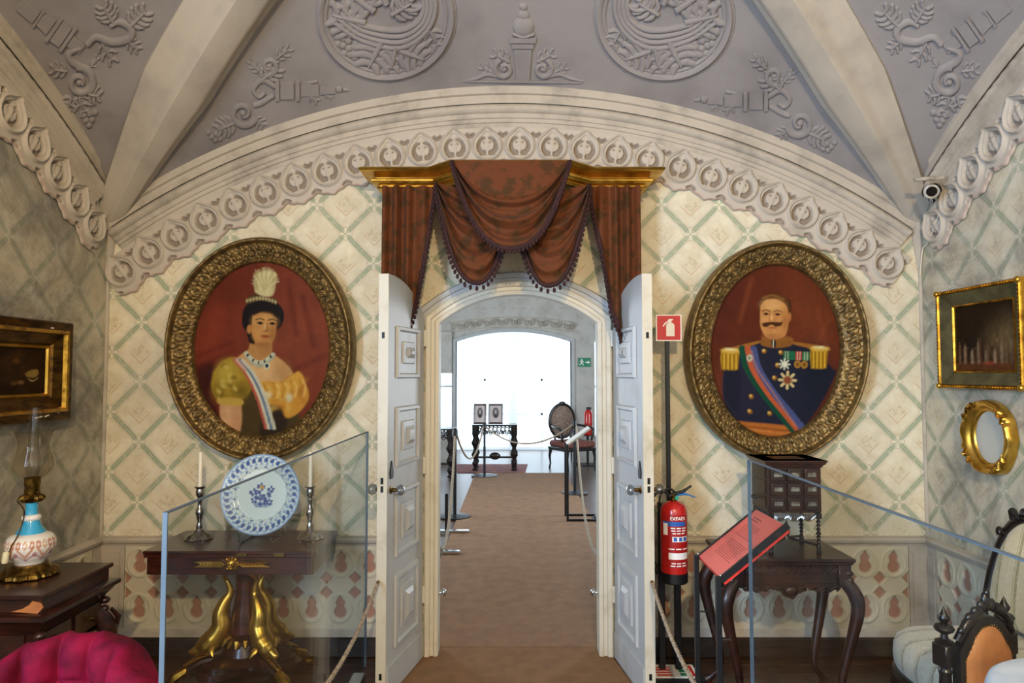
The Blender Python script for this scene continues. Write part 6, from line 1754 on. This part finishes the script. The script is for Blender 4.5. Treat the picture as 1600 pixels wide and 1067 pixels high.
# armchair with oval back
ac = P(893, 700, 11.2); acx = ac.x
Ac = thing('oval_back_armchair', 'dark armchair with padded oval back in the far room', 'chair', (acx, 11.2, 0), math.radians(28))
mat('grey_tapestry', '#6e5a50', .9, base2='#8c7a6c', scale=30); 
obj('seat', MB().bx(-.28, .28, -.30, .26, .36, .46, .03), mat('pink_seat', '#7d4a40', .9, base2='#6a3c34', scale=20), Ac, 40, local=True)
obj('seat_rail', MB().bx(-.29, .29, -.31, .27, .31, .365, .01), 'ebony', Ac, 40, local=True)
A = np.array([[(.235 * r * math.cos(a), .26 + .03 * r - .05 * (1 - r * r), .76 + .27 * r * math.sin(a)) for r in np.linspace(0.001, 1, 8)] for a in np.linspace(0, 2 * PI, 37)[:-1]])
obj('oval_back', MB().grid(A, closed_u=True), 'grey_tapestry', Ac, True, local=True)
obj('back_frame', MB().tube([(.245 * math.cos(a), .285, .76 + .28 * math.sin(a)) for a in np.linspace(0, 2 * PI, 37)[:-1]], .024, 8, closed=True), 'ebony', Ac, 60, local=True)
obj('crest', MB().ell((0, .28, 1.05), (.07, .03, .035)), 'ebony', Ac, local=True)
for sx in (-1, 1):
    obj('arm', MB().tube(spline([(sx * .22, .27, .70), (sx * .30, .05, .68), (sx * .31, -.14, .66), (sx * .30, -.18, .60), (sx * .28, -.16, .46)], 5), .02, 8), 'ebony', Ac, 60, local=True)
    for y in (-.27, .24): obj('leg', MB().tube([(sx * .25, y, .32), (sx * .265, y * 1.05, .2), (sx * .25, y * 1.05, .08), (sx * .26, y * 1.1, .0)], [.03, .022, .014, .018], 8), 'ebony', Ac, 60, local=True)
    obj('back_support', MB().tube([(sx * .15, .25, .40), (sx * .16, .275, .56)], .02, 8), 'ebony', Ac, local=True)

# reading lectern with tilted white panel
ly_ = 7.35; l0 = P(885, 700, ly_)
Lc = thing('far_lectern', 'tilted pale information panel on dark frame in the far room', 'info board', (l0.x + .15, ly_, 0))
a_, b_ = P(884, 692, ly_), P(925, 664, ly_ + .35)
m = MB(); w_ = .03
pp = [P(884, 691, ly_), P(890, 696, ly_ - .25), P(925, 667, ly_ - .25), P(919, 661, ly_)]
pp = [Vector((l0.x, ly_ + .14, a_.z)), Vector((l0.x, ly_ - .14, a_.z)), Vector((l0.x + .24, ly_ - .14, a_.z + .17)), Vector((l0.x + .24, ly_ + .14, a_.z + .17))]
obj('panel', MB().add(pp + [q + Vector((.006, 0, -.018)) for q in pp], [(0, 1, 2, 3), (4, 7, 6, 5), (0, 4, 5, 1), (1, 5, 6, 2), (2, 6, 7, 3), (3, 7, 4, 0)]), 'paper', Lc, False)
for y in (ly_ - .13, ly_ + .13): obj('post', MB().bx(l0.x - .012, l0.x + .012, y - .012, y + .012, .008, a_.z, .002), 'black_metal', Lc, False)
obj('foot', MB().bx(l0.x - .012, l0.x + .33, ly_ - .145, ly_ - .12, .008, .03).bx(l0.x - .012, l0.x + .33, ly_ + .12, ly_ + .145, .008, .03).bx(l0.x + .305, l0.x + .33, ly_ - .13, ly_ + .13, .008, .03), 'black_metal', Lc, False)

# rope stanchions and low barriers of the far room
def stanchion(label, px, y, h=.95, r=.17):
    x = P(px, 700, y).x; t = thing('stanchion', label, 'stanchion', (x, y, 0), 0, 'rope stanchions of the far room')
    obj('base', MB().lathe([(r, .0085), (r, .016), (r * .3, .03), (.018, .035)], 32, (x, y, 0)), 'black_metal', t)
    obj('pole', MB().tube([(x, y, .03), (x, y, h)], .018, 12), 'black_metal', t)
    obj('finial', MB().lathe([(.018, h - .1), (.03, h - .09), (.03, h - .02), (.02, h), (.0001, h + .01)], 14, (x, y, 0)), 'black_metal', t)
    return Vector((x, y, h - .06))
s1_ = stanchion('dark rope stanchion with round base left of far carpet', 711, 7.45)
s2_ = stanchion('slim dark stanchion in front of the pierced console table', 757, 10.4, .8, .2)
s3_ = stanchion('dark stanchion beside the far lectern on the right', 898, 8.9)
def hang(label, a, b, sag, r=.012, m_='rope'):
    pts = [a.lerp(b, i / 24) + Vector((0, 0, -sag * 4 * (i / 24) * (1 - i / 24))) for i in range(25)]
    o = obj('barrier_rope', MB().tube(pts, r, 8), m_, None, 60); tag(o, label, 'rope'); return o
hang('pale rope from left jamb hook to the round base stanchion', Vector((DXL - .02, 3.96, .60)), s1_ - Vector((.0, .02, .02)), .45)
hang('rope from round base stanchion across to the console stanchion', s1_ + Vector((.02, .02, -.02)), s2_ - Vector((.02, 0, 0)), .35)
hang('rope from console stanchion towards the lectern side', s2_ + Vector((.02, 0, 0)), s3_ + Vector((-.02, 0, 0)), .25)
hang('pale rope from lectern stanchion down to right jamb hook', s3_ + Vector((.02, -.02, -.02)), Vector((DXR + .02, 3.96, .50)), .40)
def low_bar(label, px0, px1, y):
    x0, x1 = P(px0, 800, y).x, P(px1, 800, y).x; t = thing('floor_stand', label, 'floor stand', ((x0 + x1) / 2, y, 0))
    obj('foot_bar', MB().bx(x0, x1, y - .03, y + .03, .0085, .03, .004), 'chrome', t, False)
    obj('upright', MB().bx(x0 + .12, x0 + .15, y - .015, y + .015, .03, .38, .003), 'black_metal', t, False)
low_bar('low metal floor stand left of carpet, behind nearer foot bar', 676, 733, 6.72)
x0, x1 = P(680, 862, 5.93).x, P(719, 862, 5.93).x
o = obj('foot_bar', MB().bx(x0, x1, 5.90, 5.96, .0085, .035, .006), 'chrome', None, False); tag(o, 'short steel foot bar on carpet near left jamb', 'floor stand')
# rug under the console, second extinguisher
o = carpet('patterned_rug', [(P(715, 728, 10.75).x, 10.72), (P(820, 728, 10.75).x, 10.72), (P(824, 718, 11.9).x, 11.7), (P(712, 718, 11.9).x, 11.7)], .0, .01, mat('rug', '#9a5a48', .95, base2='#6a4a54', scale=9)); tag(o, 'patterned reddish rug beneath the pierced console table', 'rug')
xe = P(919, 660, 11.6).x
t = thing('fire_extinguisher', 'small red extinguisher behind the far oval-backed armchair', 'extinguisher', (xe, 11.6, .5))
ze = P(919, 661, 11.6).z
obj('cylinder', MB().lathe([(.07, ze - .2), (.075, ze - .19), (.075, ze + .16), (.05, ze + .21), (.02, ze + .23)], 18, (xe, 11.6, 0)), 'red_paint', t)
obj('valve', MB().bx(xe - .03, xe + .05, 11.58, 11.62, ze + .225, ze + .27, .005), 'rubber', t, False)
t['label'] = 'small red extinguisher behind the far oval-backed armchair'
obj('stand_pole', MB().bx(xe - .02, xe + .02, 11.68, 11.72, .0, ze + .1).bx(xe - .12, xe + .12, 11.5, 11.75, .0, .012).bx(xe - .08, xe + .08, 11.54, 11.70, ze - .215, ze - .198), 'black_metal', t, False)
# ------------------------------------------------------------------ stucco ornaments on the vault
class Relief:
    """strokes, lobes and beads modelled on the vault surface"""
    def __init__(s, mir=None): s.mb = MB(); s.mir = mir
    def v(s, x, y, h):
        if s.mir is not None: x = 2 * s.mir - x
        if h > 0: h *= .62
        return VH(x, y, h)
    def stroke(s, pts, w, h, n=4, k=6):
        pts = spline([(a, b, 0) for a, b in pts], n) if len(pts) > 2 else [Vector((*p, 0)) for p in pts]
        m = len(pts); A = []
        for i, p in enumerate(pts):
            t = pts[min(i + 1, m - 1)] - pts[max(i - 1, 0)]; t.normalize(); nn = Vector((-t.y, t.x, 0)); f = i / (m - 1)
            ww = w(f) if callable(w) else float(np.interp(f, np.linspace(0, 1, len(w)), w)) if hasattr(w, '__len__') else w
            hh = h * min(1, ww / 3 + .25); row = []
            for j in range(k + 1):
                q = -1 + 2 * j / k; c = p + nn * ww * q; row.append(s.v(c.x, c.y, hh * math.sqrt(max(0, 1 - q * q)) - .001 if abs(q) < .99 else -.002))
            A.append(row)
        s.mb.grid(np.array(A)); return s
    def bead(s, x, y, r, h): 
        A = [[s.v(x + r * q * math.cos(a), y + r * q * math.sin(a), h * math.sqrt(max(0, 1 - q * q)) - .002) for q in (0.01, .4, .75, .95, 1)] for a in np.linspace(0, 2 * PI, 11)[:-1]]
        s.mb.grid(np.array(A), closed_u=True); return s
    def spiral(s, cx, cy, r, a0, turns, w, h, sg=1):
        pts = [(cx + r * (1 - .82 * t) * math.cos(a0 + sg * t * turns * 2 * PI), cy + r * (1 - .82 * t) * math.sin(a0 + sg * t * turns * 2 * PI)) for t in np.linspace(0, 1, 16)]
        s.stroke(pts, [w, w * .9, w * .7, w * .45], h, 3); s.bead(cx, cy, w * .9, h); return s
    def leaf(s, x0, y0, x1, y1, wd, h, nl=4):
        d = Vector((x1 - x0, y1 - y0)); L = d.length; d.normalize(); n = Vector((-d.y, d.x))
        s.stroke([(x0, y0), (lerp(x0, x1, .5), lerp(y0, y1, .5)), (x1, y1)], [wd * .3, wd * .72, wd * .2], h * .5, 3, 8)
        s.stroke([(x0, y0), (lerp(x0, x1, .5), lerp(y0, y1, .5)), (x1, y1)], [wd * .22, wd * .2, wd * .06], h * 1.1)
        for i in range(nl):
            f = .12 + .75 * i / max(nl - 1, 1); k = math.sin(PI * (.25 + .65 * f)); b = Vector((x0, y0)) + d * L * f
            for sg in (-1, 1):
                e = b + d * L * .22 + n * sg * wd * k; mdl = b + d * L * .05 + n * sg * wd * .6 * k
                s.stroke([tuple(b), tuple(mdl), tuple(e)], [wd * .14, wd * .27, wd * .16], h * .85)
                s.bead(e.x, e.y, wd * .24, h * .7)
        return s
    def plate(s, poly, h):
        s.mb.prism(poly, lambda u, v, hh: s.v(u, v, hh), -.004, h); return s
def make(rel, name, par): return obj(name, rel.mb, 'plaster_vault', par, 60)
orn = ceiling
def roundel(mir):
    cx, cy, rx, ry = 603, 26, 100, 92
    A = []
    for i in range(97):
        a = 2 * PI * i / 96; row = []
        for q, h in ((-.10, -.004), (-.085, .012), (-.05, .018), (-.03, .010), (.0, .030), (.05, .036), (.08, .022), (.09, .012), (.105, .012), (.115, -.003)):
            r = Relief(mir); row.append(r.v(cx + rx * (1 + q) * math.cos(a), cy + ry * (1 + q) * math.sin(a), h))
        A.append(row)
    R = obj('roundel', MB().grid(np.array(A)), 'plaster_vault', orn, 50)
    def add(name, f): r = Relief(mir); f(r); obj(name, r.mb, 'plaster_vault', R, 60)
    def big(r):
        for k in range(4):
            o = k * 7.5
            r.stroke([(522 + o * .6, 34 - o), (565, 62 - o * 1.05), (625, 74 - o * 1.2), (668 - o * .5, 46 - o * .8), (680 - o * .9, 2 - o * .2), (655 - o * .6, -30 + o * .5), (622, -30 + o * .8)], [4.5, 5, 5.6, 5.4, 5, 4, 2.5], .034)
    add('scroll_stem', big)
    def lv(r): r.leaf(596, 64, 576, 104, 32, .034, 4); r.leaf(618, 72, 612, 108, 22, .032, 3)
    add('acanthus_leaf', lv)
    add('acanthus_leaf', lambda r: r.leaf(624, 78, 664, 92, 26, .034, 4))
    add('acanthus_leaf', lambda r: (r.leaf(570, 34, 520, 22, 30, .036, 4), r.leaf(584, 16, 536, -18, 32, .036, 4), r.leaf(604, 6, 580, -40, 28, .034, 4)))
    add('acanthus_leaf', lambda r: r.leaf(672, 46, 684, 72, 16, .028, 3))
    add('acanthus_leaf', lambda r: (r.leaf(612, 22, 646, 2, 20, .034, 4), r.spiral(640, -6, 24, .5, 1.2, 5, .034)))
    rs = random.Random(4)
    for i in range(14): add('grape', lambda r: r.bead(528 + (i % 5) * 9 + rs.uniform(-2, 2), 58 + (i // 5) * 11 + (i % 5) * 3 + rs.uniform(-1, 1), 6.5, .020))
roundel(None); roundel(820.5)
# central candelabrum
r = Relief(); cx = 818
r.plate([(cx - 22, 58), (cx + 20, 58), (cx + 19, 66), (cx - 21, 66)], .022); r.plate([(cx - 18, 68), (cx + 16, 68), (cx + 15, 74), (cx - 17, 74)], .030)
r.plate([(cx - 15, 76), (cx + 13, 76), (cx + 9, 126), (cx - 11, 126)], .020); r.plate([(cx - 92, 125), (cx + 92, 127), (cx + 92, 130), (cx - 92, 128)], .010)
r.bead(cx, 42, 18, .034); r.bead(cx, 24, 10, .024); r.bead(cx, 11, 7, .020); r.stroke([(cx - 17, 52), (cx, 57), (cx + 17, 52)], 3, .03)
cand = make(r, 'candelabrum', orn)
for sg in (-1, 1):
    r = Relief(); r.spiral(cx + sg * 30, 108, 16, -1.2 if sg > 0 else PI + 1.2, 1.3, 5, .024, sg)
    r.stroke([(cx + sg * 30, 122), (cx + sg * 55, 116), (cx + sg * 72, 122), (cx + sg * 95, 127)], [4, 4, 3, 1], .018)
    r.leaf(cx + sg * 22, 96, cx + sg * 46, 84, 12, .02, 3); r.leaf(cx + sg * 46, 114, cx + sg * 66, 104, 9, .018, 3)
    obj('scroll_leaf', r.mb, 'plaster_vault', cand, 60)
def side_candelabrum(mir, dy):
    def R_(): return Relief(mir)
    y = 141 + dy; r = R_()
    r.stroke([(546, y), (536, y - 1)], [1.5, 4], .014); r.bead(530, y - 1, 6, .018); r.plate([(524, y - 4), (500, y - 6), (500, y + 6), (524, y + 4)], .016)
    r.plate([(498, y - 10), (470, y - 9), (470, y + 9), (498, y + 9)], .012); r.plate([(468, y - 15), (462, y - 15), (462, y + 15), (468, y + 15)], .024); r.plate([(459, y - 13), (438, y - 13), (438, y + 13), (459, y + 13)], .018); r.plate([(436, y - 15), (430, y - 15), (430, y + 15), (436, y + 15)], .024)
    b = make(r, 'candelabrum', orn)
    def add(f): q = R_(); f(q); obj('scroll_leaf', q.mb, 'plaster_vault', b, 60)
    add(lambda q: (q.stroke([(496, y - 14), (480, y - 11), (486, y - 8)], 3, .014), q.leaf(484, y + 9, 496, y + 18, 9, .016, 2), q.leaf(508, y + 7, 518, y + 13, 6, .014, 2)))
    add(lambda q: (q.stroke([(430, y - 6), (410, y - 16), (396, y - 2), (404, y + 10), (414, y + 4)], [5, 5, 4, 3], .022), q.leaf(408, y - 16, 436, y - 36, 15, .022, 4)))
    add(lambda q: (q.spiral(380, y + 36, 22, .2, 1.3, 6, .024), q.stroke([(428, y + 8), (408, y + 20), (396, y + 24)], [4, 5, 4], .02)))
    add(lambda q: (q.leaf(366, y + 50, 340, y + 62, 16, .022, 4), q.leaf(398, y + 44, 412, y + 56, 10, .018, 3)))
    for i, (a, c) in enumerate(((338, 68), (331, 73), (336, 78), (326, 66), (344, 76))):
        q = R_(); q.bead(a, y + c, 5, .018); obj('grape', q.mb, 'plaster_vault', b, 60)
    add(lambda q: (q.spiral(420, y - 38, 15, 2, 1.2, 5, .022, -1), q.leaf(432, y - 50, 452, y - 66, 10, .02, 3), q.leaf(406, y - 28, 390, y - 46, 8, .018, 3)))
side_candelabrum(None, 0); side_candelabrum(815, 16)
def corner_ornament(mir, par):
    def R_(): return Relief(mir)
    r = R_(); d = Vector((.82, .57)); n = Vector((-.57, .82)); c0 = Vector((94, 52))
    def blk(a0, a1, w0, w1, h):
        r.plate([tuple(c0 + d * a0 - n * w0), tuple(c0 + d * a1 - n * w1), tuple(c0 + d * a1 + n * w1), tuple(c0 + d * a0 + n * w0)], h)
    blk(-16, -11, 22, 22, .026); blk(-9, 9, 18, 18, .020); blk(11, 16, 22, 22, .026); blk(18, 42, 10, 8, .016); blk(-40, -18, 10, 14, .016); blk(-44, -41, 16, 16, .02); blk(-78, -46, 9, 12, .014)
    b = make(r, 'candelabrum', par)
    def add(f): q = R_(); f(q); obj('scroll_leaf', q.mb, 'plaster_vault', b, 60)
    add(lambda q: q.stroke([(136, 70), (150, 58), (175, 66), (202, 60), (204, 44), (186, 34), (172, 40)], [5, 6, 7, 8, 7, 6, 4], .026))
    add(lambda q: (q.leaf(176, 34, 160, 8, 16, .024, 4), q.leaf(204, 40, 228, 16, 18, .024, 4)))
    add(lambda q: q.leaf(200, 64, 216, 78, 11, .02, 3)); add(lambda q: q.leaf(158, 66, 176, 96, 13, .022, 3))
    add(lambda q: q.spiral(124, 128, 24, -1.8, 1.4, 7, .028)); add(lambda q: q.stroke([(126, 74), (108, 82), (112, 96), (138, 112), (146, 132), (138, 146)], [4, 6, 7, 7, 6, 4], .026))
    add(lambda q: (q.leaf(112, 150, 104, 172, 14, .024, 3), q.leaf(138, 146, 156, 150, 14, .024, 3))); add(lambda q: q.leaf(122, 148, 132, 176, 14, .024, 3)); add(lambda q: (q.leaf(104, 110, 80, 108, 12, .02, 3), q.leaf(142, 104, 152, 90, 7, .018, 2)))
    for a, c in ((130, 180), (140, 178), (148, 176), (134, 188), (143, 187), (139, 195)):
        q = R_(); q.bead(a, c, 6, .022); obj('grape', q.mb, 'plaster_vault', b, 60)
corner_ornament(None, web_left); corner_ornament(803.5, web_right)
# fine raised fillet around the side webs

mat('crack_dark', '#5c544e', .95)
for pts, par in (([(787, 57), (770, 95), (760, 112), (742, 128), (722, 141)], ceiling), ([(633, 128), (636, 140), (632, 150)], ceiling), ([(1115, 168), (1138, 140), (1160, 128), (1190, 120)], ceiling), ([(960, 132), (925, 140), (900, 148)], ceiling), ([(180, 102), (192, 112), (203, 124)], web_left)):
    r = Relief(); r.stroke(pts, [.5, .8, .6, .3], .0015, 5, 2); obj('crack', r.mb, 'crack_dark', par, 60)
